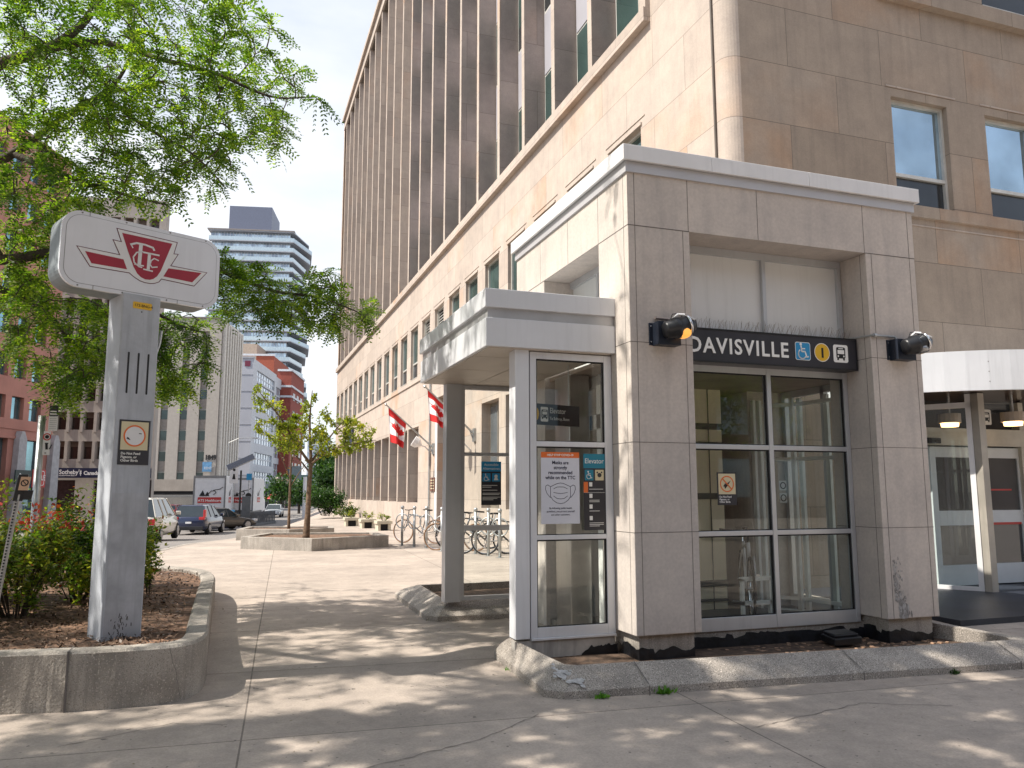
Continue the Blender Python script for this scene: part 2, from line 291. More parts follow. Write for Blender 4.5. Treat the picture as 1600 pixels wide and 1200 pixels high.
def holewall(mb, fr, u0, u1, z0, z1, holes, depth, mi=0, rmi=0):
    """a wall face with rectangular openings and their reveals; fr(a,b,h): h<0 goes into the wall"""
    us = sorted({u0, u1, *[h[0] for h in holes], *[h[1] for h in holes]}); zs = sorted({z0, z1, *[h[2] for h in holes], *[h[3] for h in holes]})
    us = [u for u in us if u0 <= u <= u1]; zs = [z for z in zs if z0 <= z <= z1]
    for a, b in zip(us, us[1:]):
        for c, d in zip(zs, zs[1:]):
            cu, cz = (a+b)/2, (c+d)/2
            if any(h[0] < cu < h[1] and h[2] < cz < h[3] for h in holes): continue
            mb.add([fr(a, c, 0), fr(b, c, 0), fr(b, d, 0), fr(a, d, 0)], [(0, 1, 2, 3)], mi)
    for a, b, c, d in holes:
        for (p, q), (r, s) in (((a, c), (b, c)), ((b, c), (b, d)), ((b, d), (a, d)), ((a, d), (a, c))):
            mb.add([fr(p, q, 0), fr(r, s, 0), fr(r, s, -depth), fr(p, q, -depth)], [(3, 2, 1, 0)], rmi)
def nmesh(name, V, F, mats, parent, mi=None, smooth=False):
    me = bpy.data.meshes.new(name); off = wloc(parent); V = np.asarray(V, np.float32)-np.array(off, np.float32); F = np.asarray(F, np.int32); k = F.shape[1]
    me.vertices.add(len(V)); me.vertices.foreach_set('co', V.ravel()); me.loops.add(F.size); me.loops.foreach_set('vertex_index', F.ravel())
    me.polygons.add(len(F)); me.polygons.foreach_set('loop_start', np.arange(0, F.size, k, dtype=np.int32)); me.polygons.foreach_set('loop_total', np.full(len(F), k, np.int32))
    for m in (mats if isinstance(mats, (list, tuple)) else [mats]): me.materials.append(m)
    if mi is not None: me.polygons.foreach_set('material_index', np.asarray(mi, np.int32))
    me.update(calc_edges=True); me.validate(); o = bpy.data.objects.new(name, me); COL.objects.link(o); o.parent = parent; return o
def nrm(a): return a/np.maximum(np.linalg.norm(a, axis=-1, keepdims=True), 1e-9)
def leafquads(P, D, Nn, Ln, Wd):
    D = nrm(D); Sd = nrm(np.cross(D, Nn)); Ln = np.asarray(Ln).reshape(-1, 1); Wd = np.asarray(Wd).reshape(-1, 1)
    V = np.stack([P, P+D*Ln*.45+Sd*Wd/2, P+D*Ln, P+D*Ln*.45-Sd*Wd/2], 1).reshape(-1, 3); return V, np.arange(len(V)).reshape(-1, 4)
# ================================================================== the ground
def edge(Y):      # where the plaza ends and the street begins
    P = [(-60, -46), (-20, -26), (5, -9.5), (14, -5.2), (21.5, -1.7), (25.3, -1.0), (30, .05), (40, 1.3), (52, 3.0), (62, 4.6), (110, 10.5), (400, 48), (2500, 300)]
    for (a, x), (b, z) in zip(P, P[1:]):
        if Y <= b: return x+(z-x)*(Y-a)/(b-a)
    return P[-1][1]
def sstep(a, b, x): t = min(1, max(0, (x-a)/(b-a))); return t*t*(3-2*t)
def gz(X, Y):
    P = [(-999, 0), (24, 0), (36, -.5), (48, -.9), (95, -1.3), (9999, -1.3)]
    for (a, z), (b, w) in zip(P, P[1:]):
        if Y <= b: z = z+(w-z)*(Y-a)/(b-a); break
    return z*(1-sstep(-1.5, 3.0, X-edge(Y)))+.09*sstep(5.7, 8.6, Y)
def sheet(name, xs, ys, dz, mat, test=None, label=None):
    V = [(x, y, gz(x, y)+dz) for y in ys for x in xs]; n = len(xs)
    F = [(j*n+i, j*n+i+1, (j+1)*n+i+1, (j+1)*n+i) for j in range(len(ys)-1) for i in range(n-1) if test is None or test((xs[i]+xs[i+1])/2, (ys[j]+ys[j+1])/2)]
    o = nmesh(name, V, F, mat, None); tag(o, kind='structure'); return o
far = [-2500, -1200, -600, -300, -150, -100, -70]
xs = far+list(np.arange(-50, 50, 1.5))+[60, 80, 120, 200, 400, 900, 2500]
ys = far+list(np.arange(-50, 110, 2.0))+[120, 140, 170, 220, 300, 450, 700, 1200, 2500]
sheet('road', xs, ys, -.02, ROAD)
# plaza: rows that follow the street edge exactly
V = []; F = []; ys2 = list(np.arange(-60, 4, 4.0))+list(np.arange(4, 70, .75))+[75, 85, 100, 120]; tt = [0, .01, .02, .035, .05, .07, .1, .15, .25, .45, 1]
for Y in ys2:
    e = edge(Y)
    for t in tt: X = e+(62-e)*t; V.append((X, Y, gz(X, Y)+.006))
n = len(tt); F = [(j*n+i, j*n+i+1, (j+1)*n+i+1, (j+1)*n+i) for j in range(len(ys2)-1) for i in range(n-1)]
tag(nmesh('pavement', V, F, PAVE, None), kind='structure')
m = MB()    # kerb stone of the street edge
for a, b in zip(ys2, ys2[1:]):
    xa, xb = edge(a), edge(b); za, zb = gz(xa, a)+.012, gz(xb, b)+.012
    m.add([(xa, a, za), (xa+.16, a, za), (xb+.16, b, zb), (xb, b, zb), (xa, a, za-.14), (xb, b, zb-.14)], [(0, 1, 2, 3), (0, 3, 5, 4)])
tag(m.build('street_kerb', CONC), kind='structure')
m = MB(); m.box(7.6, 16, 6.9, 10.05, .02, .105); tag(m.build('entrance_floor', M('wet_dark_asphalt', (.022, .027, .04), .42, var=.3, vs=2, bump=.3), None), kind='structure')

# ================================================================== the big office building
XB, YB, FAR, TOP = 7.0, 9.9, 59.0, 29.6
ob = thing('office_building', (XB, YB, 0), 'big beige limestone office building with tall vertical stone fins above a plain podium', 'building')
m = MB(); fw = YZ(XB)
small = [(21.2+2.13*k, 22.53+2.13*k, 7.42 if k in (2, 3, 4) else 6.2, 8.35) for k in range(-4, 18) if 21.2+2.13*k > 11]
gopen = (31.46, 58.5, 1.1, 4.15)
shopw = [(21.2, 22.85, 1.05, 4.15), (18.95, 20.6, 1.05, 4.15), (16.7, 18.35, 1.05, 4.15), (14.4, 16.1, 1.05, 4.15), (12.0, 13.8, 1.05, 4.15)]
door = (25.4, 28.3, -1.5, 4.95)
holewall(m, fw, 10.15, FAR, -1.5, 10.2, small+shopw+[gopen, door], .3)
holewall(m, fw, 10.15, 12.5, 10.2, TOP, [], .3); holewall(m, fw, 58.55, FAR, 10.2, TOP, [], .3); holewall(m, fw, 12.5, 58.55, 28.7, TOP, [], .3)
ff = XZ(YB); fwin = [(10.23+2.107*k, 11.46+2.107*k, 6.23, 8.13) for k in range(4)]; fwin2 = [(10.4+2.107*k, 11.96+2.107*k, 10.27, 12.1) for k in range(4)]
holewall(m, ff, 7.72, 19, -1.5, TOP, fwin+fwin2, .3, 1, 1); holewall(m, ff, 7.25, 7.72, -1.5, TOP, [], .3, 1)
ns = 8
for i in range(ns):
    a, b = math.pi+math.pi/2*i/ns, math.pi+math.pi/2*(i+1)/ns
    p = [(7.25+.25*math.cos(t), 10.15+.25*math.sin(t)) for t in (a, b)]
    m.add([(p[0][0], p[0][1], -1.5), (p[1][0], p[1][1], -1.5), (p[1][0], p[1][1], TOP), (p[0][0], p[0][1], TOP)], [(0, 1, 2, 3)])
m.box(7.0, 19, FAR-.02, FAR, -1.5, TOP); m.box(19, 19.3, YB, FAR, -1.5, TOP); m.box(7.02, 19, YB+.02, FAR-.02, TOP-.2, TOP-.01)
m.box(7.9, 8.1, 12.4, 58.6, 10.2, 28.8)
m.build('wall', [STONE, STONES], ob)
m = MB()    # projecting frame round the fins
m.box(6.86, 7.0, 12.22, FAR, 10.2, 10.47); m.box(6.90, 7.0, 12.22, 12.48, 10.47, TOP-.02); m.box(6.93, 7.05, 12.48, 58.55, 28.75, 28.95)
m.box(6.84, 8.1, 12.1, FAR+.1, TOP, TOP+.3); m.box(8.1, 19.3, YB-.15, FAR+.1, TOP, TOP+.3)
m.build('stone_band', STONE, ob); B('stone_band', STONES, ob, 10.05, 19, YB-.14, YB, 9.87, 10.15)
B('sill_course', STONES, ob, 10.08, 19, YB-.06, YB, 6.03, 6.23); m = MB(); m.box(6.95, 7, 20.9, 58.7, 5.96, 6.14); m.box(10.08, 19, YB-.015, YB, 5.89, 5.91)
for h in small: m.box(6.985, 7.0, h[0]-.16, h[1]+.16, h[3]+.14, h[3]+.16); m.box(6.97, 7.0, h[0]-.05, h[1]+.05, h[3]+.0, h[3]+.05)
for h in fwin: m.box(h[0]-.1, h[1]+.2, YB-.015, YB, h[3]+.16, h[3]+.185)
m.build('sill_course', STONE, ob)
for k in range(22):      # the fins
    y = 14.74+2.125*k
    if y > 58: break
    m = MB(); m.box(7.015, 7.9, y, y+.2, 10.2, 28.72); m.box(6.985, 7.015, y-.004, y+.204, 10.47, 28.75, 1); m.build('fin', [STONEF, STONE], ob)  # darker sides and lighter edge put shade and sun into the stone colours
for k in range(-1, 21):
    y0, y1 = 14.94+2.125*k, 16.86+2.125*k
    if y0 < 12.5: y0 = 12.5
    if y1 > 58.7: break
    f = MB(); f.box(7.58, 7.66, y0, y1, 10.2, 28.7, 0)
    w = f.build('window_strip', WFR, ob)
    if k > 8: continue
    for j in range(5):
        z = 10.5+4.02*j
        g = MB(); g.box(7.565, 7.578, y0+.07, y1-.07, z+.06, z+.76, 1); g.box(7.565, 7.578, y0+.07, y1-.07, z+.76, min(z+2.15, 28.6), 0)
        g.build('pane', [WING, WIND], w)
        if z+2.2 < 28: B('spandrel', BLIND, w, 7.56, 7.578, y0+.05, y1-.05, z+2.22, min(z+3.98, 28.6))
def window(Y0, Y1, z0, z1, side, louver=False, parent=ob, mid=.3, glass=None, blind=False):
    """aluminium window in the west (side W) or front (side F) wall"""
    fr = (lambda a, b, h: Vector((XB+.18-h, a, b))) if side == 'W' else (lambda a, b, h: Vector((a, YB+.18-h, b)))
    f = MB(); t = .05
    for a, b, c, d in ((Y0, Y0+t, z0, z1), (Y1-t, Y1, z0, z1), (Y0+t, Y1-t, z0, z0+t), (Y0+t, Y1-t, z1-t, z1)): f.box(a, b, c, d, 0, .08, 0, fr)
    zm = z0+(z1-z0)*mid
    if not louver: f.box(Y0+t, Y1-t, zm-.03, zm+.03, 0, .075, 0, fr)
    f.box(Y0-.0, Y1+.0, z0-.02, z0-.001, -.1, .2, 0, fr)
    w = f.build('window', WFR, parent)
    if louver:
        g = MB()
        k = int((z1-z0)/.11)
        for i in range(k): g.add([fr(Y0+t, z0+t+.11*i, .05), fr(Y1-t, z0+t+.11*i, .05), fr(Y1-t, z0+t+.11*i+.10, -.02), fr(Y0+t, z0+t+.11*i+.10, -.02)], [(0, 1, 2, 3)])
        g.box(Y0+t, Y1-t, z0+t, z1-t, -.06, -.05, 1, fr); g.build('louvre', [WFR, DARK], w)
    else:
        g = MB(); g.box(Y0+t, Y1-t, z0+t, zm-.03, .01, .02, 1, fr); g.box(Y0+t, Y1-t, zm+.03, z1-t, .01, .025, 0, fr); g.build('pane', [glass or WING, WIND], w)
for i, h in enumerate(small):
    k = round((h[0]-21.2)/2.13); window(h[0]+.0, h[1]-.0, h[2], h[3], 'W', louver=k in (3, 4), mid=.32)
for h in fwin: window(*h, 'F', mid=.30, glass=WIN)
for h in fwin2: window(*h, 'F', mid=.3, glass=WING)
for h in shopw:
    f = MB(); f.box(7.28, 7.36, h[0], h[1], h[2], h[3]); f.box(7.24, 7.28, (h[0]+h[1])/2-.04, (h[0]+h[1])/2+.04, h[2], h[3])
    w = f.build('window', M('bronze_frame', (.20, .17, .14), .5), ob); B('pane', WINF, w, 7.265, 7.275, h[0]+.08, h[1]-.08, h[2]+.1, h[3]-.1)
BRZ = M('bronze_infill', (.23, .185, .155), .55, var=.15, vs=2, streak=.1)
f = MB(); f.box(7.5, 7.6, 31.46, 58.5, 1.1, 4.15); f.build('ground_floor_infill', BRZ, ob)
for k in range(13):
    y = 33.40+2.12*k
    if y > 58: break
    B('pier', STONE, ob, 6.99, 7.5, y, y+.22, 1.1, 4.15)
f = MB()
for k in range(13): y = 31.6+2.12*k; f.box(7.46, 7.49, y+.15, y+1.55, 1.3, 4.0)
f.build('ground_floor_glazing', WINF, ob)
f = MB(); f.box(7.9, 8.0, 25.4, 28.3, 0, 4.95); f.box(7.82, 7.9, 26.75, 26.95, 0, 2.4); f.box(7.82, 7.9, 25.4, 28.3, 2.4, 2.55)
dd = f.build('side_door', BRZ, ob); B('handle', CHR, dd, 7.76, 7.82, 26.6, 26.66, .9, 1.3)
B('door_surround', WPAN, ob, 6.985, 7.0, 28.32, 28.62, 0, 5.0)
m = MB(); m.tube([(6.95, 29.34, 0), (6.95, 29.34, 5.9)], .035); m.build('downpipe', STEEL, ob)
m = MB(); m.tube([(6.98, 10.24, 4.6), (6.98, 10.24, 24)], .022); m.build('conduit', M('dark_bronze', (.09, .07, .055), .5), ob)

# wall signs on the office building
t = thing('wall_sign', (6.9, 51.8, 4.85), 'dark square sign with a pale emblem high on the far end of the limestone wall', 'sign')
B('panel', NAVY, t, 6.88, 6.985, 49.6, 54.1, 4.2, 5.5)
m = MB(); fr = YZ(6.88); m.prism([(-.12+51.9, 4.85), (51.9, 5.3), (52.02, 4.85), (51.9, 4.75)], fr, .002, .01); stroke(m, fr, [(50.3, 4.45), (53.4, 4.45)], .16, .002, .01); m.build('emblem', WH, t)
t = thing('plaque', (6.97, 28.9, 1.78), 'small brown plaque beside the recessed side door', 'plaque')
B('plate', M('brown_plaque', (.16, .08, .06), .5), t, 6.955, 6.98, 28.5, 29.2, 1.55, 2.05)
m = MB(); fr = YZ(6.955)
for i in range(4): stroke(m, fr, [(28.6, 1.65+.1*i), (29.1, 1.65+.1*i)], .03, .001, .003)
m.build('lettering', CRM, t)

# flags
def maple(u, v):
    """1 where the red leaf is, u,v in -1..1"""
    P = [(0, .95), (.18, .62), (.38, .72), (.30, .28), (.58, .5), (.66, .36), (.95, .42), (.82, .12), (.95, -.02), (.45, -.42), (.5, -.58), (.06, -.5), (.06, -.95), (-.06, -.95), (-.06, -.5), (-.5, -.58), (-.45, -.42), (-.95, -.02), (-.82, .12), (-.95, .42), (-.66, .36), (-.58, .5), (-.30, .28), (-.38, .72), (-.18, .62)]
    c = False
    for i in range(len(P)):
        (x0, y0), (x1, y1) = P[i], P[i-1]
        if (y0 > v) != (y1 > v) and u < (x1-x0)*(v-y0)/(y1-y0)+x0: c = not c
    return c
FRED = M('flag_red', (.62, .02, .02), .7); FWHT = M('flag_white', (.8, .8, .8), .7)
def flag(Y, z0, tip, lab, seed, drop):
    t = thing('flag', (XB, Y, z0), lab, 'flag', 'flags on the west wall')
    b = Vector((XB, Y, z0)); e = Vector(tip); m = MB(); m.tube([b, e], [.035, .024], 8); m.rev([(.0, -.05), (.05, -.02), (.055, .02), (.0, .06)], e, (e-b)); m.build('flagpole', STEEL, t)
    m = MB(); m.box(6.93, 7.0, Y-.1, Y+.1, z0-.2, z0+.2); m.tube([b+Vector((-.02, 0, -.25)), b+(e-b)*.12], .02, 6); m.build('bracket', STEEL, t)
    nu, nv = 46, 26; V = []; F = []; mi = []; rng = random.Random(seed); ph = rng.random()*6
    A, Bq = e+(b-e)*.05, e+(b-e)*.42
    for j in range(nv+1):
        for i in range(nu+1):
            u, v = i/nu, j/nv     # u along the fly (hangs down), v along the hoist (on the pole)
            p = A+(Bq-A)*v; fold = .10*math.sin(v*11+ph)*min(1, u*2.2)
            q = p+Vector((.10*u*math.sin(v*3), fold, 0)) - Vector((0, 0, drop*u*(1-.25*v)))
            q.x += (.26*(.5-v))*u*.9; V.append(q)
    for j in range(nv):
        for i in range(nu):
            u, v = (i+.5)/nu, (j+.5)/nv; F.append((j*(nu+1)+i, j*(nu+1)+i+1, (j+1)*(nu+1)+i+1, (j+1)*(nu+1)+i))
            mi.append(0 if (u < .25 or u > .75 or maple((v-.5)*2.3, (.5-u)*4.1)) else 1)
    nmesh('cloth', V, F, [FRED, FWHT], t, mi)
flag(28.8, 3.1, onY(603, 632, 28.8), 'Canadian flag hanging full length from the angled wall pole beyond the canopy', 3, 1.28)
flag(23.5, 3.25, onY(664, 604, 23.5), 'Canadian flag bunched on its pole just under the canopy corner', 8, .95)
for i, (a, Y) in enumerate(((29.3, 29.4), (22.2, 24.0))):
    t = thing('wall_floodlight', (6.9, Y, 3.3 if i == 0 else 3.1), ('white hooded floodlight on the wall beside the full-length flag', 'white hooded floodlight on the wall seen through the shelter opening')[i], 'floodlight')
    z = t.location.z; m = MB(); m.tube([(7, Y, z-.3), (6.8, Y, z-.1), (6.55, Y, z)], .025, 6); m.build('arm', WHT, t)
    m = MB(); m.rev([(.05, 0), (.2, .16), (.22, .34), (.0, .34)], (6.65, Y, z-.05), (-.8, .1, .5), 12); m.build('hood', WHT, t)
# ================================================================== the elevator pavilion
X0, X1, Y0, Y1 = 3.24, 6.52, 6.15, 9.1
pv = thing('elevator_pavilion', (X0, Y0, 0), 'pale stone corner pavilion with square columns, tall gridded windows and a white metal cornice', 'pavilion')
def ragged(n, base, amp, rng):
    o = []; v = 0; w = 0
    for i in range(n+1):
        w = w*.75+rng.uniform(-1, 1)*.5; v = v*.9+w*.3
        if rng.random() < .06: v = rng.uniform(-1.6, 1.2)
        o.append(base+amp*max(-2.2, min(1.1, v)))
    return o
def column(x0, x1, y0, y1, zb=.31, zt=3.87):
    m = MB(); m.box(x0, x1, y0, y1, zb, zt)
    c = m.build('column', STONEP, pv, bevel=.006)
    j = MB(); g = .0028; e = .0012
    for z in (1.16, 1.93, 2.81): j.box(x0-e, x1+e, y0-e, y0, z-g, z+g); j.box(x0-e, x0, y0, y1, z-g, z+g); j.box(x1, x1+e, y0, y1, z-g, z+g)
    for x in (x0+.07, x1-.07): j.box(x-g*.8, x+g*.8, y0-e*1.5, y0-e*.1, zb, zt)
    for y in (y0+.08,): j.box(x0-e*1.5, x0-e*.1, y-g*.8, y+g*.8, zb, zt)
    j.build('joint', JOINT, c)
    b = MB(); b.box(x0+.05, x1-.05, y0+.05, y1-.05, -.05, zb)
    b.build('column_base', CONC, c)
    t = MB(); rng = random.Random(int(x0*100))
    n = 40     # ragged band of tar round the foot
    for a, b_, yy, ax in ((x0+.046, x1-.046, y0+.046, 0), (y0+.046, y1-.046, x0+.046, 1), (y0+.046, y1-.046, x1-.046, 1)):
        hs = ragged(n, .20, .03, rng)
        for i in range(n):
            u, w = a+(b_-a)*i/n, a+(b_-a)*(i+1)/n
            f = (lambda p, z: (p, yy, z)) if ax == 0 else (lambda p, z: (yy, p, z))
            t.add([f(u, -.02), f(w, -.02), f(w, hs[i+1]), f(u, hs[i])], [(0, 1, 2, 3)])
    t.build('tar_coating', TAR, c)
    return c
def colstain(c):
    m = MB(); rng = random.Random(12); fr = XZ(Y0-.0004)
    for i in range(330):
        t_ = rng.random(); a = onY(1392, 900, Y0).x+.03+abs(rng.gauss(.0, 1))*.05+(.05 if t_ < .4 else .0); b = .34+.46*t_**1.3*rng.uniform(.75, 1.25)
        if a > 6.28: continue
        r = rng.uniform(.003, .011)*(1.9 if t_ < .35 else 1); n = 7; ph = rng.random()*6
        P = [(a+r*rng.uniform(.5, 1.1)*math.cos(ph+6.283*k/n), b+r*rng.uniform(.7, 2.4)*math.sin(ph+6.283*k/n)) for k in range(n)]
        m.add([fr(p[0], p[1], .0012+i*2e-6) for p in P], [tuple(range(n))], 0 if rng.random() < .7 else 1)
    m.build('peeling_stain', [M('dark_stain', (.27, .255, .245), .85, var=.3, vs=30), M('pale_stain', (.40, .39, .385), .85, var=.2, vs=20)], c)
cols = [column(X0, 3.87, Y0, 6.76), column(5.89, X1, Y0, 6.76)]
colstain(cols[1])
for y0_, y1_ in ((8.19, 9.1),):
    m = MB(); m.box(X0, 3.87, y0_, y1_, .0, 3.87); m.box(5.89, X1, y0_, y1_, .0, 3.87); m.build('rear_column', STONEP, pv, bevel=.006)
m = MB()
for b in ((X0, X1, Y0, 6.76), (X0, X1, 8.47, Y1), (X0, 3.87, 6.76, 8.47), (5.89, X1, 6.76, 8.47)): m.box(*b, 3.87, 4.36)
m.box(X0+.1, X1-.1, Y0+.1, Y1-.1, 4.3, 4.35); lt = m.build('lintel', STONEP, pv)
j = MB(); e = .0012; g = .0028
for x in (X0+.07, 3.86, 4.62, 5.88, X1-.07): j.box(x-g, x+g, Y0-e, Y0, 3.87, 4.36)
j.box(X0, 3.87, Y0-e*1.4, Y0-e*.2, 3.866, 3.874); j.box(5.89, X1, Y0-e*1.4, Y0-e*.2, 3.866, 3.874); j.box(X0-e*1.4, X0-e*.2, Y0, Y1, 3.866, 3.874)
for y in (6.23, 6.76, 7.5, 8.3): j.box(X0-e, X0, y-g, y+g, 3.87, 4.36)
j.build('joint', JOINT, lt)
m = MB(); m.box(X0-.02, X1+.02, Y0-.02, Y1+.02, 4.36, 4.46); m.build('cornice_band', M('cornice_under_band', (.50, .50, .52), .4, .2, var=.04), pv)
m = MB(); xs_ = [X0-.06, 4.1, 5.2, X1+.06]
for a, b in zip(xs_, xs_[1:]): m.box(a+.001, b-.001, Y0-.06, Y0-.03, 4.455, 4.60)
for a, b in ((Y0-.03, 7.4), (7.4, Y1+.06)): m.box(X0-.06, X0-.03, a+.001, b-.001, 4.455, 4.60)
m.box(X1+.03, X1+.06, Y0-.03, Y1+.06, 4.455, 4.60); m.box(X0-.03, X1+.03, Y0-.03, Y1+.06, 4.47, 4.585); m.build('cornice', WHT, pv, bevel=.004)
# front opening: frame, panels, panes
YG = 6.5
f = MB()
def bars(f, x0, x1, zs, xsm, w=.05, d=.07, y=YG):
    for z0, z1 in zs: f.box(x0, x1, y, y+d, z0, z1)
    za, zb = zs[0][1], zs[-1][0]
    for x in xsm: f.box(x-w/2, x+w/2, y-.004, y+d-.004, zs[0][0]+.002, zs[-1][1]-.002)
bars(f, 3.87, 5.89, [(.24, .36), (1.095, 1.14), (1.905, 1.95), (2.64, 2.72)], (3.90, 4.93, 5.86))
f.build('window_frame', ALU, pv, bevel=.003)
f = MB()
for a, b in ((3.925, 4.905), (4.955, 5.835)):
    for c, d in ((.36, 1.095), (1.14, 1.905), (1.95, 2.64)): f.box(a, b, YG+.03, YG+.036, c, d)
    for c, d in ((.36, 1.095), (1.14, 1.905), (1.95, 2.64)):
        for q in ((a, a+.014, c, d), (b-.014, b, c, d), (a+.014, b-.014, d-.012, d), (a+.014, b-.014, c, c+.008)): f.box(q[0], q[1], YG+.012, YG+.03, q[2], q[3], 1)
f.build('window_pane', [GLASS, RUB], pv)
f = MB(); f.box(3.87, 5.89, YG+.04, YG+.06, 2.72, 3.87); f.build('upper_panel', WPAN, pv)
f = MB()
for b in ((3.87, 5.89, 3.80, 3.87), (3.87, 5.89, 3.02, 3.05)): f.box(b[0], b[1], YG+.005, YG+.04, b[2], b[3])
for x in (3.90, 4.93, 5.86): f.box(x-.02, x+.02, YG, YG+.04, 3.05, 3.80)
f.build('upper_panel_frame', ALU, pv)
# west opening above the shelter canopy
f = MB(); f.box(X0+.36, X0+.4, 6.76, 8.19, 2.6, 3.87); f.build('side_panel', WPAN, pv)
f = MB(); f.box(X0+.32, X0+.36, 6.76, 8.19, 3.80, 3.87); f.box(X0+.32, X0+.36, 7.46, 7.5, 2.6, 3.8); f.build('side_panel_frame', ALU, pv)
# plinth below the front window, tarred
f = MB(); f.box(3.82, 5.94, YG+.02, YG+.2, -.05, .24); f.build('plinth', CONC, pv)
t = MB(); rng = random.Random(5); n = 110; hs = ragged(n, .19, .022, rng)
for i in range(n): u, w = 3.82+2.12*i/n, 3.82+2.12*(i+1)/n; t.add([(u, YG+.016, -.02), (w, YG+.016, -.02), (w, YG+.016, hs[i+1]), (u, YG+.016, hs[i])], [(0, 1, 2, 3)])
t.build('tar_coating', TAR, pv)
# east side of the lobby
f = MB(); f.box(X1-.12, X1-.08, 6.76, 8.19, 2.72, 3.87); f.build('side_panel', WPAN, pv)
f = MB()
for a, b, c, d in ((6.76, 6.82, .16, 2.72), (8.13, 8.19, .16, 2.72), (7.44, 7.5, .16, 2.72), (6.82, 8.13, .16, .3), (6.82, 8.13, 2.64, 2.72)): f.box(X1-.13, X1-.07, a, b, c, d)
f.build('side_frame', ALU, pv); f = MB(); f.box(X1-.103, X1-.097, 6.82, 8.13, .3, 2.64); f.build('side_glass', GLASS, pv)
# lobby inside
f = MB(); f.box(X0+.05, X1-.05, YG+.2, Y1+.9, .1, .16); f.build('lobby_floor', FLOOR, pv)
f = MB(); f.box(3.3, X1-.1, 6.76, Y1-.05, 2.72, 2.76); f.build('lobby_ceiling', M('lobby_ceiling', (.34, .27, .22), .6), pv)
def lx(px, Y, py=750): return onY(px, py, Y).x
f = MB(); sa, sb = lx(1088, 8.2), lx(1130, 8.2)
f.box(sa, sb, 8.2, 8.8, .16, 2.72); f.build('elevator_shaft_wall', CREAM, pv)
f = MB()
for z in (.42, 1.42, 2.02, 2.24): f.box(sa-.005, sb+.005, 8.18, 8.2, z, z+.07)
for z in (.25, ): f.box(sa-.005, sb+.005, 8.18, 8.2, z, z+.03)
f.box((sa+sb)/2-.004, (sa+sb)/2+.004, 8.19, 8.2, .16, 2.72); f.build('shaft_trim', M('dark_trim', (.10, .095, .08), .4), pv)
f = MB(); f.box(3.3, X1-.05, 8.98, 9.04, .16, 2.72); f.box(sa-.35, sa, 8.3, 8.9, .16, 2.72)
f.build('lobby_back_wall', M('lobby_brown_wall', (.09, .08, .07), .5, streak=.1), pv)
LW = M('lobby_white_frame', (.80, .82, .80), .4)
f = MB()
for px, y in ((1181, 8.1), (1191, 8.1), (1243, 7.7), (1255, 7.7), (1298, 7.3), (1322, 7.05)): x = lx(px, y); f.box(x, x+.035, y, y+.06, .16, 2.6)
xa, xb_, xc = lx(1196, 8.0), lx(1248, 7.7), lx(1322, 7.05)
for z in (.16, .30, 1.88, 2.52): f.tube([(xa, 8.0, z), (xb_, 7.72, z), (xc, 7.05, z)], .028, 4)
f.build('lobby_partition', LW, pv)
f = MB(); f.add([(xb_, 7.72, .3), (xc, 7.05, .3), (xc, 7.05, 2.52), (xb_, 7.72, 2.52)], [(0, 1, 2, 3)]); f.add([(xa, 8.0, .3), (xb_, 7.72, .3), (xb_, 7.72, 2.52), (xa, 8.0, 2.52)], [(0, 1, 2, 3)]); f.build('lobby_glass', GLASS, pv)
f = MB(); fr = XZ(7.7); nx = lx(1222, 7.7)
for b in (1.52, 1.38): f.prism(rrect(nx-.05, nx+.05, b, b+.11, .01), fr, .005, .01); annulus(f, fr, nx, b+.055, .03, .04, .011, .013, 1, 14)
f.build('lobby_notice', [WPAN, DARK], pv)
bx = lx(1216, 8.0); f = MB(); f.tube([(bx, 8.3, .16), (bx, 8.3, 1.15)], .075, 14); f.rev([(.075, 0), (.06, .04), (.0, .06)], (bx, 8.3, 1.15), (0, 0, 1), 14); f.build('bollard', M('cream_yellow_post', (.52, .45, .20), .5), pv, smooth=True)
m = MB(); ra, rb = lx(1153, 7.1), lx(1200, 7.1)
for z in (.36, .60): m.box(ra, rb, 7.1, 7.14, z, z+.04)
for x in (ra, rb-.04): m.box(x, x+.03, 7.1, 7.14, .16, .62)
t = thing('lobby_rail', (ra, 7.1, .16), 'low pale metal rail on the lobby floor behind the left window', 'rail'); m.build('rail', LW, t)

# station name sign
sg = thing('station_sign', (4.87, 6.32, 2.7), 'long charcoal sign reading DAVISVILLE above the lobby window', 'sign')
m = MB(); m.box(3.875, 5.865, 6.32, 6.498, 2.70, 3.02); m.build('sign_box', SGN, sg, bevel=.006)
m = MB(); m.box(3.875, 5.865, 6.312, 6.32, 2.70, 2.712); m.box(3.875, 5.865, 6.312, 6.32, 3.008, 3.02); m.box(5.853, 5.865, 6.312, 6.32, 2.712, 3.008); m.build('sign_border', BLK, sg)
fr = XZ(6.318)
zc = (onY(1232, 545, 6.32).z+onY(1087, 541, 6.32).z)/2
text('DAVISVILLE', 'station_name', .205, fr, 3.925, 2.79, WH, sg, h=.001, ext=.003, bold=.0035, sx=.94, spacing=1.16)
m = MB()
a1 = onY(1254, 548, 6.32).x; a2 = onY(1284, 549, 6.32).x; a3 = onY(1313, 551, 6.32).x; z = 2.862
s_ = .178
m.prism(rrect(a1-s_/2, a1+s_/2, z-s_/2, z+s_/2, .022), fr, .001, .002, 1); m.prism(rrect(a1-s_/2+.006, a1+s_/2-.006, z-s_/2+.006, z+s_/2-.006, .018), fr, .002, .0035, 0); wheelchair(m, fr, a1, z, .19, 1)
m.prism(disc(a2, z, .093), fr, .001, .002, 1); m.prism(disc(a2, z, .086), fr, .002, .0035, 2)
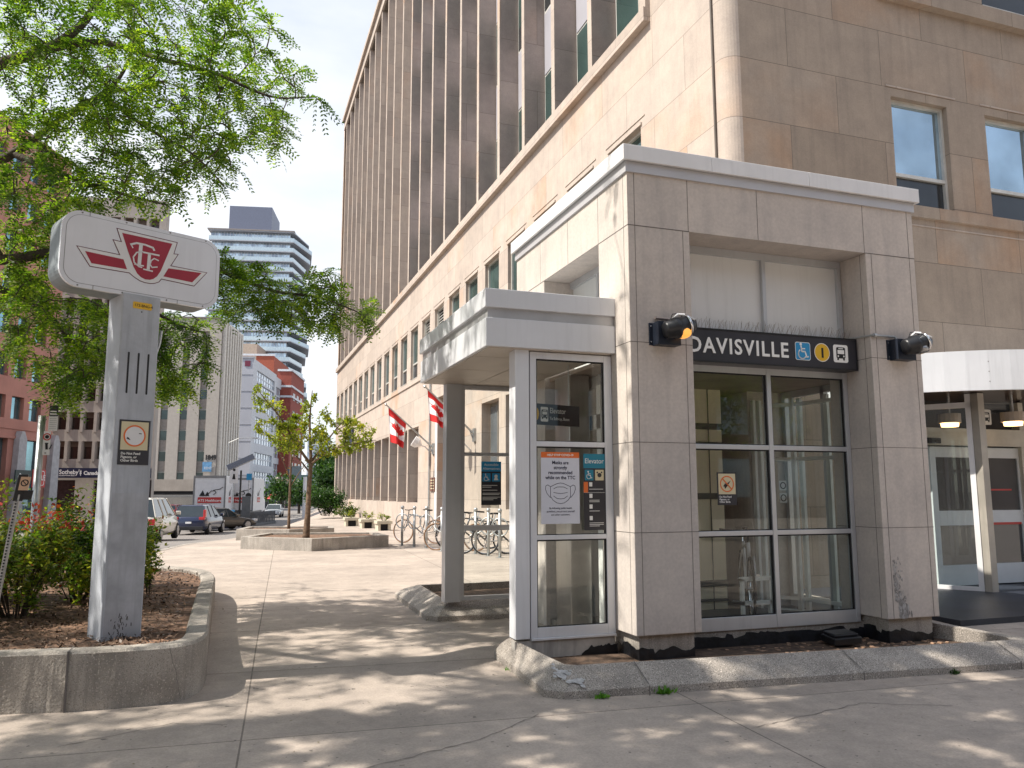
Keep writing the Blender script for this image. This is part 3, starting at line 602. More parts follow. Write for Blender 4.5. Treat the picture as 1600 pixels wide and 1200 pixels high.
m.prism(rrect(a3-s_/2, a3+s_/2, z-s_/2, z+s_/2, .022), fr, .001, .0025, 1); busicon(m, fr, a3, z, .2, 3, 1)
m.build('pictograms', [BLU, WH, YEL, BLK], sg); text('1', 'line_number', .13, fr, a2-.03, z-.048, BLK, sg, h=.0045, bold=.005)
m = MB(); rng = random.Random(4)
for i in range(150):
    x = 3.88+1.98*i/150; y = 6.36+rng.uniform(0, .1)
    m.tube([(x, y, 3.02), (x+rng.uniform(-.05, .05), y-rng.uniform(.0, .06), 3.02+rng.uniform(.08, .115))], .0011, 3, cap=False)
m.build('bird_spikes', M('spike_wire', (.26, .2, .16), .5), sg)

# floodlights on the columns
def flood(x, z, lit, lab, dirx):
    t = thing('floodlight', (x, Y0, z), lab, 'floodlight', 'floodlights on the pavilion columns')
    m = MB(); m.box(x, x+.035, Y0-.012, Y0, z-.11, z+.09); m.box(x+.035, x+.26, Y0-.11, Y0, z-.115, z+.09)
    for zz in (z-.08, z+.06): m.rev([(.006, 0), (.006, .004), (0, .006)], (x+.018, Y0-.012, zz), (0, -1, 0), 8, 1)
    m.build('junction_box', [BOXBLK, CHR], t, bevel=.004)
    m = MB(); c = Vector((x+.165, Y0-.17, z+.02)); ax = Vector((.85, -.12, .22)).normalized()
    m.rev([(.06, -.10), (.078, -.08), (.08, -.02), (.094, 0), (.098, .03), (.088, .035), (.086, .10), (.075, .15), (.05, .19), (.0, .2)], c, ax, 24)
    m.tube([(x+.18, Y0-.05, z), c], .05, 10); m.build('lamp_head', BLK, t, smooth=True)
    m = MB(); m.ring(c+ax*.12, ax.cross(Vector((0, 0, 1))).cross(ax)*.0+ax, .09, .012, 24, 6, a0=0, a1=2*math.pi); m.build('bezel', CHR, t, smooth=True)
    m = MB(); up = Vector((0, 0, 1)); m.tube([c+up*.085-ax*.02, c+up*.115+ax*.03, c+up*.10+ax*.09, c+up*.03+ax*.145+Vector((0, -.08, 0))], [.012, .014, .014, .01], 6); m.build('bail', WHT, t, smooth=True)
    m = MB()
    lx, dn = ax, (Vector((.1, -.30, -.95))).normalized()
    m.rev([(.0, .104), (.04, .100), (.06, .088), (.070, .05)], c+ax*.07, dn, 18); 
    m.build('lens', M('lit_amber_lens', (.6, .3, .06), .15, emit=(1, .42, .08), es=.55) if lit else M('clear_lens', (.35, .35, .36), .1, .5), t, smooth=True)
    m = MB(); m.tube([c+up*.07-ax*.05, c+up*.13-ax*.02, c+up*.12+ax*.05, c+up*.07+ax*.08], .005, 5); m.build('wire', BLK, t)
    return t
p = onY(1014, 545, 6.15); flood(p.x, 2.895, True, 'black floodlight glowing amber on the left stone column', 1)
p = onY(1384, 530, 6.15); flood(p.x, 2.905, False, 'black unlit floodlight on the right stone column', 1)
t = thing('conduit', (3.9, 6.13, 3.03), 'short dark conduit behind the amber floodlight on the left column', 'conduit'); m = MB(); m.tube([(3.48, 6.13, 3.03), (3.82, 6.13, 3.025), (3.86, 6.13, 3.02), (3.87, 6.3, 3.02)], .013, 8); m.build('pipe', M('aged_pipe', (.2, .17, .16), .5, .5), t)
t = thing('conduit', (5.95, 6.13, 3.03), 'grey conduit running from the station sign to the right column floodlight', 'conduit'); m = MB(); m.tube([(5.82, 6.4, 3.03), (5.88, 6.2, 3.03), (5.9, 6.13, 3.03), (6.17, 6.13, 3.03), (6.19, 6.13, 3.0)], .011, 8)
m.rev([(.02, -.01), (.02, .02)], (5.92, 6.13, 3.03), (1, 0, 0), 10); m.build('pipe', STEEL, t)

# no feeding birds notice (window)
def birdplate(fr, x0, x1, z0, z1, parent, name, crossed):
    w, hh = x1-x0, z1-z0; m = MB(); m.prism([(x0, z0), (x1, z0), (x1, z1), (x0, z1)], fr, 0, .004, 0)
    a, b, c, d = x0+.06*w, x1-.06*w, z0+.33*hh, z1-.04*hh; m.prism([(a, c), (b, c), (b, d), (a, d)], fr, .0042, .0052, 1)
    cx, cy, r = (a+b)/2, (c+d)/2, .41*(b-a)
    if crossed:
        annulus(m, fr, cx, cy, r*.86, r, .0055, .0065, 2)
        m.prism([(cx-.55*r, cy-.28*r), (cx-.2*r, cy-.42*r), (cx+.1*r, cy-.2*r), (cx+.55*r, cy+.42*r), (cx+.1*r, cy+.12*r), (cx-.3*r, cy+.05*r)], fr, .0055, .0062, 0)
        stroke(m, fr, [(cx-.3*r, cy-.5*r), (cx+.1*r, cy-.05*r)], .06*w, .0055, .0062, 0)
        stroke(m, fr, [(cx-.62*r, cy+.62*r), (cx+.62*r, cy-.62*r)], .055*w, .0066, .0072, 2)
    else:
        m.prism(disc(cx, cy, r*.86, 26), fr, .0054, .006, 3); annulus(m, fr, cx, cy, r*.86, r, .0055, .0065, 2)
        m.prism([(cx-.72*r, cy-.28*r), (cx-.66*r, cy-.12*r), (cx-.5*r, cy-.2*r), (cx-.34*r, cy-.42*r)], fr, .0064, .0068, 0); m.prism([(cx+.35*r, cy+.2*r), (cx+.62*r, cy+.18*r), (cx+.62*r, cy+.25*r), (cx+.4*r, cy+.28*r)], fr, .0064, .0068, 0)
    o = m.build(name, [SGN, CRM, ORG, WHT], parent)
    for i, s in enumerate(('Do Not Feed', 'Pigeons, or', 'Other Birds')): text(s, 'lettering', .115*w, fr, x0+.09*w, z0+(.225-.078*i)*hh, WH, o, h=.0045, ext=.0005, bold=.0004)
    return o
t = thing('notice', (4.35, 6.52, 1.37), 'black and cream no feeding birds notice with a crossed bird inside the lobby window', 'notice')
a, b = onY(1120, 738, 6.52), onY(1152, 789, 6.52); birdplate(XZ(6.524), a.x, b.x, b.z, a.z, t, 'plate', True)

# ================================================================== glass shelter with its canopy
sh = thing('glass_shelter', (2.3, 6.5, .3), 'aluminium and glass elevator shelter with a flat boxed canopy beside the stone pavilion', 'shelter')
CX0, CY0, CY1 = 2.01, 6.44, 8.98
m = MB(); m.box(CX0, 3.24, CY0, CY1, 2.75, 3.00); m.build('fascia', ALUW, sh, bevel=.004)
m = MB(); m.box(CX0+.02, 3.24, CY0+.02, CY1-.02, 3.00, 3.09); m.build('fascia_band', M('band_aluminium', (.46, .465, .48), .35, .4), sh)
m = MB(); m.box(CX0-.012, 3.24, CY0-.012, CY1+.012, 3.09, 3.255); m.build('fascia_cap', ALUW, sh, bevel=.004)
m = MB(); SOF = M('soffit_panel', (.50, .44, .38), .5, .1, var=.05)
xs_ = [CX0+.03, 2.62, 3.22]; ysm = [CY0+.03, 6.95, 7.75, 8.45, CY1-.03]
for a, b in zip(xs_, xs_[1:]):
    for c, d in zip(ysm, ysm[1:]): m.box(a+.006, b-.006, c+.006, d-.006, 2.742, 2.752)
m.build('soffit', SOF, sh)
FY = 6.5
m = MB(); m.box(2.295, 2.425, FY+.0, FY+.16, .28, 2.75); m.box(2.425, 2.44, FY+.04, FY+.12, .28, 2.75, 1); m.build('post', [ALUW, RUB], sh, bevel=.004)
m = MB(); m.box(2.29, 2.47, 8.85, 9.0, .29, 2.75); m.build('post', ALU, sh, bevel=.004)
m = MB()
for a, b, c, d in ((2.44, 2.5, .28, 2.735), (3.16, 3.235, .28, 2.735), (2.5, 3.16, .28, .365), (2.5, 3.16, 1.095, 1.135), (2.5, 3.16, 1.90, 1.945), (2.5, 3.16, 2.675, 2.735)): m.box(a, b, FY+.02, FY+.085, c, d)
m.box(2.44, 3.235, FY+.005, FY+.1, .26, .28)
m.build('front_frame', ALUW, sh, bevel=.003)
m = MB()
for c, d in ((.365, 1.095), (1.135, 1.90), (1.945, 2.675)):
    m.box(2.5, 3.16, FY+.05, FY+.056, c, d)
    for q in ((2.5, 2.51, c, d), (3.147, 3.16, c, d), (2.51, 3.147, d-.012, d), (2.51, 3.147, c, c+.006)): m.box(q[0], q[1], FY+.03, FY+.05, q[2], q[3], 1)
m.build('front_glass', [GLASS, RUB], sh)
m = MB(); RY = 8.88
for a, b, c, d in ((2.47, 2.52, .3, 2.74), (3.2, 3.24, .3, 2.74), (2.52, 3.2, .3, .345), (2.52, 3.2, 1.07, 1.13), (2.52, 3.2, 1.92, 1.96), (2.52, 3.2, 2.69, 2.74)): m.box(a, b, RY, RY+.06, c, d)
m.build('rear_frame', ALU, sh, bevel=.003)
m = MB()
for c, d in ((.345, 1.07), (1.13, 1.92), (1.96, 2.69)): m.box(2.52, 3.2, RY+.03, RY+.036, c, d)
m.build('rear_glass', GLASS2, sh)
m = MB(); m.box(2.3, 3.23, FY+.03, FY+.13, -.02, .26); m.build('shelter_plinth', M('pale_stained_concrete', (.42, .40, .37), .8, var=.2, vs=6, streak=.3), sh)
t = MB(); n = 30; hs = [.0, .02, .08, .11, .13, .14, .15, .155, .16, .17]+[.19+rng.uniform(-.015, .01) for _ in range(21)]
for i in range(n): u, w = 2.86+.39*i/n, 2.86+.39*(i+1)/n; t.add([(u, FY+.025, .0), (w, FY+.025, .0), (w, FY+.025, hs[i+1]), (u, FY+.025, hs[i])], [(0, 1, 2, 3)])
t.build('tar_patch', TAR, sh)
# wall under the canopy: elevator doorway in the pavilion's west side
m = MB(); m.box(X0+.3, X0+.34, 6.76, 6.84, .15, 2.6); m.box(X0+.3, X0+.34, 8.1, 8.19, .15, 2.6); m.box(X0+.3, X0+.34, 7.4, 7.5, .15, 2.6); m.box(X0+.3, X0+.34, 6.76, 8.19, 2.15, 2.3); m.build('doorway_frame', LW, pv)
m = MB(); m.box(X0+.02, X0+.25, 7.55, 7.95, .1, 2.72); m.build('doorway_pier', STAIN, pv, bevel=.01)
m = MB(); m.box(X0+.315, X0+.321, 6.84, 7.4, .2, 2.15); m.box(X0+.315, X0+.321, 7.5, 8.1, .2, 2.15); m.build('doorway_glass', GLASS, pv)
# notices on the shelter
def poster():
    t = thing('poster', (2.72, FY+.028, 1.23), 'white poster with an orange header and a face mask drawing on the shelter glass', 'poster')
    a, b = onY(845, 706, FY+.028), onY(906, 818, FY+.028); fr = XZ(FY+.028); w, h = b.x-a.x, a.z-b.z; x0, z0 = a.x, b.z
    P = lambda u, v: (x0+u*w, z0+v*h)
    m = MB(); m.prism([P(0, 0), P(1, 0), P(1, 1), P(0, 1)], fr, 0, .003, 0); m.prism([P(0, .92), P(1, .92), P(1, 1), P(0, 1)], fr, .0031, .0036, 1)
    K = [(.12, .52), (.10, .44), (.16, .37), (.26, .31)]
    q = [(.24, .515), (.34, .54), (.42, .56), (.5, .567), (.58, .56), (.66, .54), (.76, .515), (.76, .38), (.7, .33), (.6, .29), (.5, .28), (.4, .29), (.3, .33), (.24, .38), (.24, .515)]
    for pl in (q, [(.24, .515), (.17, .54), (.12, .525), (.11, .48), (.15, .42), (.24, .36)], [(.76, .515), (.83, .54), (.88, .525), (.89, .48), (.85, .42), (.76, .36)], [(.32, .485), (.41, .51), (.5, .512), (.59, .51), (.68, .485)], [(.32, .435), (.41, .425), (.5, .42), (.59, .425), (.68, .435)], [(.32, .385), (.41, .35), (.5, .345), (.59, .35), (.68, .385)]): stroke(m, fr, [P(*k) for k in pl], .0048, .0031, .0036, 2)
    o = m.build('sheet', [M('poster_paper', (.66, .68, .76), .5, var=.02), ORG, NAVY], t)
    text('HELP STOP COVID-19', 'lettering', .026, fr, x0+w/2, z0+.945*h, WH, o, h=.004, align='CENTER', bold=.0006)
    for i, s in enumerate(('Masks are', 'strongly', 'recommended', 'while on the TTC')): text(s, 'lettering', .042, fr, x0+w/2, z0+(.83-.07*i)*h, NAVY, o, h=.0035, align='CENTER', bold=.0008, sx=.93)
    for i, s in enumerate(('By following public health', 'guidelines, you protect yourself', 'and other customers.', '')): text(s, 'lettering', .023, fr, x0+w/2, z0+(.205-.045*i)*h, NAVY, o, h=.0035, align='CENTER', sx=.9)
poster()
def elev():
    t = thing('notice', (3.07, FY+.026, 1.16), 'tall black notice with a teal Elevator header right of the mask poster', 'notice')
    a, b = onY(911, 709, FY+.028), onY(951, 828, FY+.028); fr = XZ(FY+.026); w, h = min(b.x, 3.155)-a.x, a.z-b.z; x0, z0 = a.x, b.z
    m = MB(); R = lambda u0, u1, v0, v1, hh, mi, r=.006: m.prism(rrect(x0+u0*w, x0+u1*w, z0+v0*h, z0+v1*h, r), fr, hh, hh+.001, mi)
    R(0, 1, 0, 1, .0, 0); R(0, 1, .81, 1, .0012, 1); R(.06, .46, .65, .79, .0012, 1); R(.54, .94, .65, .79, .0012, 2); R(0, .2, .49, .63, .0012, 3)
    wheelchair(m, fr, x0+.26*w, z0+.72*h, .085, 4); m.prism(disc(x0+.74*w, z0+.72*h, .02), fr, .0022, .0032, 0)
    for k in (-.1, .1): m.prism(disc(x0+(.74+k)*w, z0+.755*h, .008, 8), fr, .0022, .0032, 0)
    for v in (.57, .42, .28, .13): R(.26, .40, v, v+.055, .0012, 4, .003)
    for v in (.535, .39, .37, .25, .095, .075, .055): stroke(m, fr, [(x0+.26*w, z0+v*h), (x0+(.9 if v in (.535, .095, .075) else .72)*w, z0+v*h)], .0045, .0012, .002, 4)
    stroke(m, fr, [(x0, z0+.49*h), (x0+w, z0+.49*h)], .002, .0012, .002, 4)
    o = m.build('plate', [SGN, TEAL, CRM, ORG, WH], t); text('Elevator', 'lettering', .062, fr, x0+w/2, z0+.875*h, WH, o, h=.003, align='CENTER', sx=.9)
elev()
def acc():
    t = thing('notice', (2.8, 8.85, 1.37), 'blue and black accessible alternatives notice hanging in the rear shelter opening', 'notice')
    a, b = onY(752, 721, 8.85), onY(783, 789, 8.85); fr = XZ(8.85); w, h = b.x-a.x, a.z-b.z; x0, z0 = a.x, b.z
    m = MB(); R = lambda u0, u1, v0, v1, hh, mi, r=.004: m.prism(rrect(x0+u0*w, x0+u1*w, z0+v0*h, z0+v1*h, r), fr, hh, hh+.001, mi)
    R(0, 1, 0, 1, 0, 0); R(0, 1, .77, 1, .0012, 1); R(.06, .46, .54, .73, .0012, 1); R(.54, .94, .54, .73, .0012, 1); wheelchair(m, fr, x0+.26*w, z0+.635*h, .10, 2)
    m.prism(disc(x0+.74*w, z0+.66*h, .02, 10), fr, .0022, .003, 2); m.prism([(x0+.62*w, z0+.57*h), (x0+.86*w, z0+.57*h), (x0+.8*w, z0+.63*h), (x0+.68*w, z0+.63*h)], fr, .0022, .003, 2)
    for v, e in ((.45, .8), (.41, .5), (.34, .8), (.27, .95), (.24, .9), (.18, .95), (.15, .8), (.12, .6)): stroke(m, fr, [(x0+.07*w, z0+v*h), (x0+e*w, z0+v*h)], .006, .0012, .002, 2)
    o = m.build('plate', [SGN, BLU, WH], t)
    for i, s in enumerate(('Accessible', 'Alternatives')): text(s, 'lettering', .042, fr, x0+w/2, z0+(.90-.09*i)*h, WH, o, h=.002, align='CENTER')
acc()
def hang():
    t = thing('hanging_sign', (3.1, 7.3, 2.3), 'dark hanging sign with Elevator lettering and three pictograms behind the upper shelter glass', 'sign')
    x0, x1 = 2.62, 3.23; fr = frame((x0, 7.02, 2.14), (1, .30, 0), (0, 0, 1))
    m = MB(); m.box(-.12, .62, 0, .20, -.04, 0, 0, fr); o = m.build('sign_box', SGN, t)
    m = MB(); m.prism(rrect(-.09, .0, .03, .17, .012), fr, .001, .002, 0); m.prism(disc(.065, .10, .05, 20, .07), fr, .001, .002, 1); m.prism(rrect(.135, .225, .03, .17, .012), fr, .001, .002, 2); busicon(m, fr, .18, .10, .14, 3, 2); wheelchair(m, fr, -.045, .1, .11, 2); m.build('pictograms', [BLU, YEL, WH, BLK], t)
    text('Elevator', 'lettering', .075, fr, .245, .115, WH, t, h=.002, sx=.8); text('To Subway, Buses', 'lettering', .042, fr, .245, .05, WH, t, h=.002, sx=.8)
    for a in (0, .5): MB().tube([fr(a, .2, -.02), fr(a, .6, -.02)], .006, 6).build('hanger', STEEL, t)
hang()

# ================================================================== kerb planters round the pavilion
def kerbloop(name, outer, inner, label, topdz=.0):
    """battered concrete kerb: low upright face, then a slope up to the inner edge; points are (x, y, base z) and (x, y, top z)"""
    m = MB(); n = len(outer); rng = random.Random(len(label)); OU = []; IN = []
    for i in range(n-1):
        k = max(2, int((Vector(outer[i+1])-Vector(outer[i])).length/.05))
        for j in range(k): t = j/k; OU.append(Vector(outer[i]).lerp(Vector(outer[i+1]), t)); IN.append(Vector(inner[i]).lerp(Vector(inner[i+1]), t))
    OU.append(Vector(outer[-1])); IN.append(Vector(inner[-1])); V = []
    for a, b in zip(OU, IN):
        d = Vector((b.x-a.x, b.y-a.y, 0)); w = lambda s: rng.uniform(-s, s)*.3; q = a.z+(b.z-a.z)*.36
        V += [(a.x+w(.003), a.y+w(.003), a.z-.15), (a.x+w(.003), a.y+w(.003), q-.012+w(.003)), (a.x+d.x*.05, a.y+d.y*.05, q+w(.003)), (a.x+d.x*.4, a.y+d.y*.4, q+(b.z-q)*.5+w(.003)), (b.x-d.x*.10, b.y-d.y*.10, b.z-.006+w(.003)), (b.x, b.y, b.z-.01+w(.002)), (b.x, b.y, a.z-.1)]
    k = 7; F = [(i*k+j, (i+1)*k+j, (i+1)*k+j+1, i*k+j+1) for i in range(len(OU)-1) for j in range(k-1)]
    m.add(V, F); m.add(V[:k]+V[-k:], [tuple(range(k)), tuple(range(k, 2*k))[::-1]]); t = thing(name, outer[1], label, 'kerb'); m.build('kerb', AGG, t); return t
kf = kerbloop('planter_kerb', [(2.27, 7.0, .02), (2.24, 5.72, 0), (2.36, 5.6, 0), (7.15, 5.17, 0), (7.45, 5.45, .0), (6.95, 6.95, .03)], [(2.30, 6.62, .28), (2.48, 5.90, .20), (2.56, 5.84, .2), (6.62, 5.50, .2), (6.72, 5.62, .2), (6.5, 6.7, .25)], 'broad sloping concrete kerb round the pavilion front with a white repair patch at its corner')
m = MB()    # patch of white mortar + joints
for q in range(90):
    a_ = rng.uniform(0, 1); b_ = rng.gauss(0, .28); x = 2.335+a_*.20+b_*.03; y = 5.77-a_*.10+b_*.10; t_ = min(1, max(0, (y-(5.60-.0825*(x-2.36)))/.27)); zz_ = .078+.125*t_; r = rng.uniform(.006, .022); n_ = 7
    m.add([(x+r*rng.uniform(.6, 1.3)*math.cos(6.283*k/n_), y+r*rng.uniform(.6, 1.3)*math.sin(6.283*k/n_), zz_+.006+q*3e-5+.4*r*math.sin(6.283*k/n_)) for k in range(n_)], [tuple(range(n_))])
m.build('mortar_patch', M('white_mortar', (.46, .455, .45), .85, var=.2, vs=30), kf)
m = MB()
for x in (3.0, 4.85, 6.4):
    y = 5.56-.0825*(x-2.42)
    m.add([(x-.004, y-.004, -.02), (x+.006, y-.004, -.02), (x+.006, y-.004, .075), (x-.004, y-.004, .075)], [(0, 1, 2, 3)]); m.add([(x-.004, y+.01, .086), (x+.006, y+.01, .086), (x+.01, y+.25, .206), (x-.0, y+.25, .206)], [(0, 1, 2, 3)])
m.build('kerb_joint', JOINT, kf)
kr = kerbloop('planter_kerb', [(3.3, 8.74, .09), (2.2, 8.80, .09), (2.1, 8.92, .09), (2.15, 11.0, .09), (5.2, 11.1, .09)], [(3.3, 9.02, .29), (2.42, 9.05, .29), (2.38, 9.1, .29), (2.42, 10.6, .3), (5.0, 10.7, .3)], 'shorter concrete kerb enclosing bare soil behind the glass shelter')
m = MB(); m.add([(2.4, 5.7, .08), (6.7, 5.4, .08), (6.8, 6.9, .08), (3.0, 6.9, .1), (2.4, 6.7, .12)], [(0, 1, 2, 3, 4)]); m.add([(2.4, 9.0, .18), (5, 9, .18), (5, 10.75, .2), (2.4, 10.65, .2)], [(0, 1, 2, 3)])
tag(m.build('soil', SOIL), kind='structure')
m = MB(); rng = random.Random(77)
for i in range(420):
    x, y = rng.uniform(2.7, 6.5), rng.uniform(5.75, 6.48); s_ = rng.uniform(.008, .025); a = rng.random()*3; m.box(-s_, s_, -s_*.6, s_*.6, -.002, s_*.5, 0, lambda p, q, r: Vector((x+p*math.cos(a)-q*math.sin(a), y+p*math.sin(a)+q*math.cos(a), .085+r)))
tag(m.build('soil_debris', CHIP), label='dry litter and stones on the planter soil', kind='stuff')
t = thing('utility_box', (5.5, 6.3, .1), 'black plastic box lying in the planter soil below the right window', 'box')
m = MB(); fr = frame((5.27, 6.16, .1), (.95, -.2, .06), (.2, .97, .02)); m.box(0, .27, 0, .26, -.0, .07, 0, fr); m.box(.02, .25, .02, .24, .07, .10, 0, fr); m.build('lid', BLK, t, bevel=.012)
def weed(x, y, z, r, lab, n=60, seed=1):
    rg = np.random.default_rng(seed); P = np.tile([[x, y, z]], (n, 1))+rg.normal(0, r*.35, (n, 3))*[1, .6, .15]+[0, 0, .01]; D = rg.normal(0, 1, (n, 3)); D[:, 2] = np.abs(D[:, 2])*.8+.25
    V, F = leafquads(P, D, rg.normal(0, 1, (n, 3)), rg.uniform(.3, .8, n)*r, rg.uniform(.15, .3, n)*r); o = nmesh('weed', V, F, LEAFG if seed % 3 else leafmat('bright_weed', (.08, .22, .02), (.12, .30, .03), (.2, .36, .05), .3), None)
    tag(o, lab, 'weed', 'weeds in the pavement joints')
p = onZ(1037, 1083, .01); weed(p.x, p.y, .0, .085, 'widest bright green weed at the foot of the front kerb', 90, 3)
p = onZ(941, 1090, .01); weed(p.x, p.y, .0, .075, 'small green weed by the cracked joint in the front kerb', 60, 6)
p = onZ(796, 1050, .01); weed(p.x, p.y, .0, .07, 'green weed against the left side of the front kerb', 60, 9)
p = onZ(1488, 1052, .01); weed(p.x, p.y, .0, .07, 'flat dark weed at the foot of the kerb below the right column', 70, 4)
p = onZ(641, 940, .09); weed(p.x, p.y, .09, .07, 'weed by the outer corner of the kerb behind the shelter', 60, 12)
p = onZ(345, 958, .05); weed(p.x, p.y, .04, .09, 'weed halfway along the foot of the curved planter wall', 70, 5)
p = onZ(1484, 1050, 0)

# ================================================================== bus entrance on the right
en = thing('bus_entrance', (10.2, 8.8, 0), 'glazed bus entrance with white doors under a curved white canopy', 'entrance')
def arc(R, k=26, a0=200, a1=330): return [(11.5+R*math.cos(rad(a0+(a1-a0)*i/k)), 11.0+R*math.sin(rad(a0+(a1-a0)*i/k))) for i in range(k+1)]
o_, i_ = arc(3.25), arc(3.18); m = MB()
for a, b, c, d in zip(o_, o_[1:], i_, i_[1:]): m.add([(*a, 2.90), (*b, 2.90), (*b, 3.46), (*a, 3.46), (*c, 2.90), (*d, 2.90), (*d, 3.46), (*c, 3.46)], [(0, 1, 2, 3), (0, 4, 5, 1), (3, 2, 6, 7), (4, 7, 6, 5)])
m.add([(*p, 3.44) for p in o_], [tuple(range(len(o_)))]); m.build('canopy_fascia', ALUW, en)
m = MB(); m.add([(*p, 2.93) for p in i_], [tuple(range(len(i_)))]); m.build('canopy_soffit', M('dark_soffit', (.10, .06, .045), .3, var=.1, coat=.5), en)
m = MB()
for k in range(2, 25, 3):
    a = rad(200+130*k/26); x, y = 11.5+3.252*math.cos(a), 11+3.252*math.sin(a)
    for z in (3.02, 3.16, 3.30): m.rev([(.009, 0), (.0, .004)], (x, y, z), (math.cos(a), math.sin(a), 0), 8)
m.build('rivet', M('rivet', (.3, .3, .32), .4), en)
m = MB(); m.box(10.13, 10.25, 8.62, 8.76, .09, 2.92); m.build('mullion', M('beige_mullion', (.44, .41, .36), .4, .3, streak=.1), en, bevel=.004)
m = MB(); m.box(10.26, 10.29, 8.66, 8.74, .09, 2.92); m.build('mullion_edge', RUB, en)
fr = frame((9.42, 9.84, 0), (.78, -1.18, 0), (0, 0, 1)); wd = math.hypot(.72, 1.09)
m = MB(); m.box(0, wd, .09, .16, -.03, .03, 0, fr); m.box(wd-.07, wd, .16, 2.92, -.03, .03, 0, fr); m.box(0, wd, 2.72, 2.8, -.03, .03, 0, fr); m.build('side_frame', WHT, en)
m = MB(); m.box(0, wd-.07, .16, 2.72, -.003, .003, 0, fr); m.build('side_glass', GLASS, en)
DW = M('white_door', (.66, .71, .74), .4, var=.04)
def slide(x0, x1, y, lab=None, red=False):
    m = MB(); z0, z1 = .12, 2.18
    for a, b, c, d in ((x0, x0+.11, z0, z1), (x1-.11, x1, z0, z1), (x0+.11, x1-.11, z0, .42), (x0+.11, x1-.11, 1.0, 1.22), (x0+.11, x1-.11, z1-.16, z1)): m.box(a, b, y, y+.05, c, d)
    o = m.build('sliding_door', DW, en, bevel=.003); m = MB(); m.box(x0+.11, x1-.11, y+.02, y+.026, .42, 1.0); m.box(x0+.11, x1-.11, y+.02, y+.026, 1.22, z1-.16); m.build('door_pane', wing('door_glass', (.16, .17, .18), .06, .4), o)
    if red:
        m = MB(); m.box(x0+.13, x1-.13, y-.002, y, 1.0, 1.035); m.box(x0+.24, x1-.26, y+.017, y+.019, 1.52, 1.545); m.build('red_strip', REDG, o)
slide(onY(1459, 800, 9.3).x, onY(1538, 800, 9.3).x, 9.3); slide(onY(1533, 800, 9.32).x+.02, onY(1533, 800, 9.32).x+.95, 9.32, red=True)
m = MB(); m.box(9.72, 12.1, 9.24, 9.42, 2.2, 2.46); m.box(11.72, 11.82, 9.26, 9.4, .1, 2.9); m.build('door_header', M('pale_header', (.55, .53, .46), .4), en)
m = MB(); m.box(9.78, 10.02, 9.2, 9.24, 2.22, 2.30); m.build('door_sensor', BLK, en)
m = MB(); m.box(9.3, 14, 9.84, 9.89, .1, 2.95); m.box(11.83, 14, 9.3, 9.36, .1, 2.95); m.build('inner_wall', M('dark_vestibule', (.05, .048, .045), .6), en)
m = MB(); m.box(10.96, 12.0, 9.36, 9.366, 2.46, 2.93); m.build('transom_glass', GLASS, en)
fr = XZ(9.34); m = MB(); x = 11.13; m.prism(rrect(x-.1, x+.1, 2.54, 2.78, .025), fr, .001, .003, 0); busicon(m, fr, x, 2.66, .24, 1, 0); m.build('bus_pictogram', [WH, BLK], en)
LAMP = M('glowing_lamp', (.9, .7, .4), .3, emit=(1, .62, .28), es=2.2)
for i, (px, py, Y, lab) in enumerate(((1484, 662, 9.4, 'warm ceiling lamp glowing behind the slanted side glass'), (1583, 660, 8.7, 'boxy warm ceiling lamp under the curved canopy near the picture edge'))):
    q = onY(px, py, Y); t = thing('ceiling_lamp', q, lab, 'lamp', 'ceiling lamps under the bus canopy'); m = MB(); m.rev([(.0, .0), (.12, .0), (.13, .06)], (q.x, q.y, q.z-.05), (0, 0, 1), 16); m.build('lens', LAMP, t)
    m = MB(); m.rev([(.16, .01), (.16, .15), (.0, .16)], (q.x, q.y, q.z), (0, 0, 1), 16); m.build('lamp_housing', M('lamp_housing', (.42, .36, .30), .5), t)
    MB().tube([(q.x, q.y, q.z+.1), (q.x, q.y, 2.93)], .02).build('stem', STEEL, t)

rg0 = np.random.default_rng(33); n = 420; P = np.stack([rg0.uniform(-1.2, 7.5, n), rg0.uniform(3.2, 12, n), np.full(n, .012)], 1); P[:, 2] += .09*np.clip((P[:, 1]-5.7)/2.9, 0, 1)
keep = ~((P[:, 0] > 2.1) & (P[:, 1] > 5.0)) & ~((P[:, 0] < .0) & (P[:, 1] > 6.1)); P = P[keep]; n = len(P); D = rg0.normal(0, 1, (n, 3)); D[:, 2] = 0; V, F = leafquads(P, D, rg0.normal(0, .25, (n, 3))+[0, 0, 1], rg0.uniform(.008, .03, n), rg0.uniform(.004, .014, n)); V[:, 2] = np.maximum(V[:, 2], P[:, 2].repeat(4))
tag(nmesh('leaf_litter', V, F, leafmat('dry_litter', (.10, .08, .04), (.22, .18, .07), (.30, .27, .10), 0), None), label='tiny dry leaves scattered over the pavement', kind='stuff')

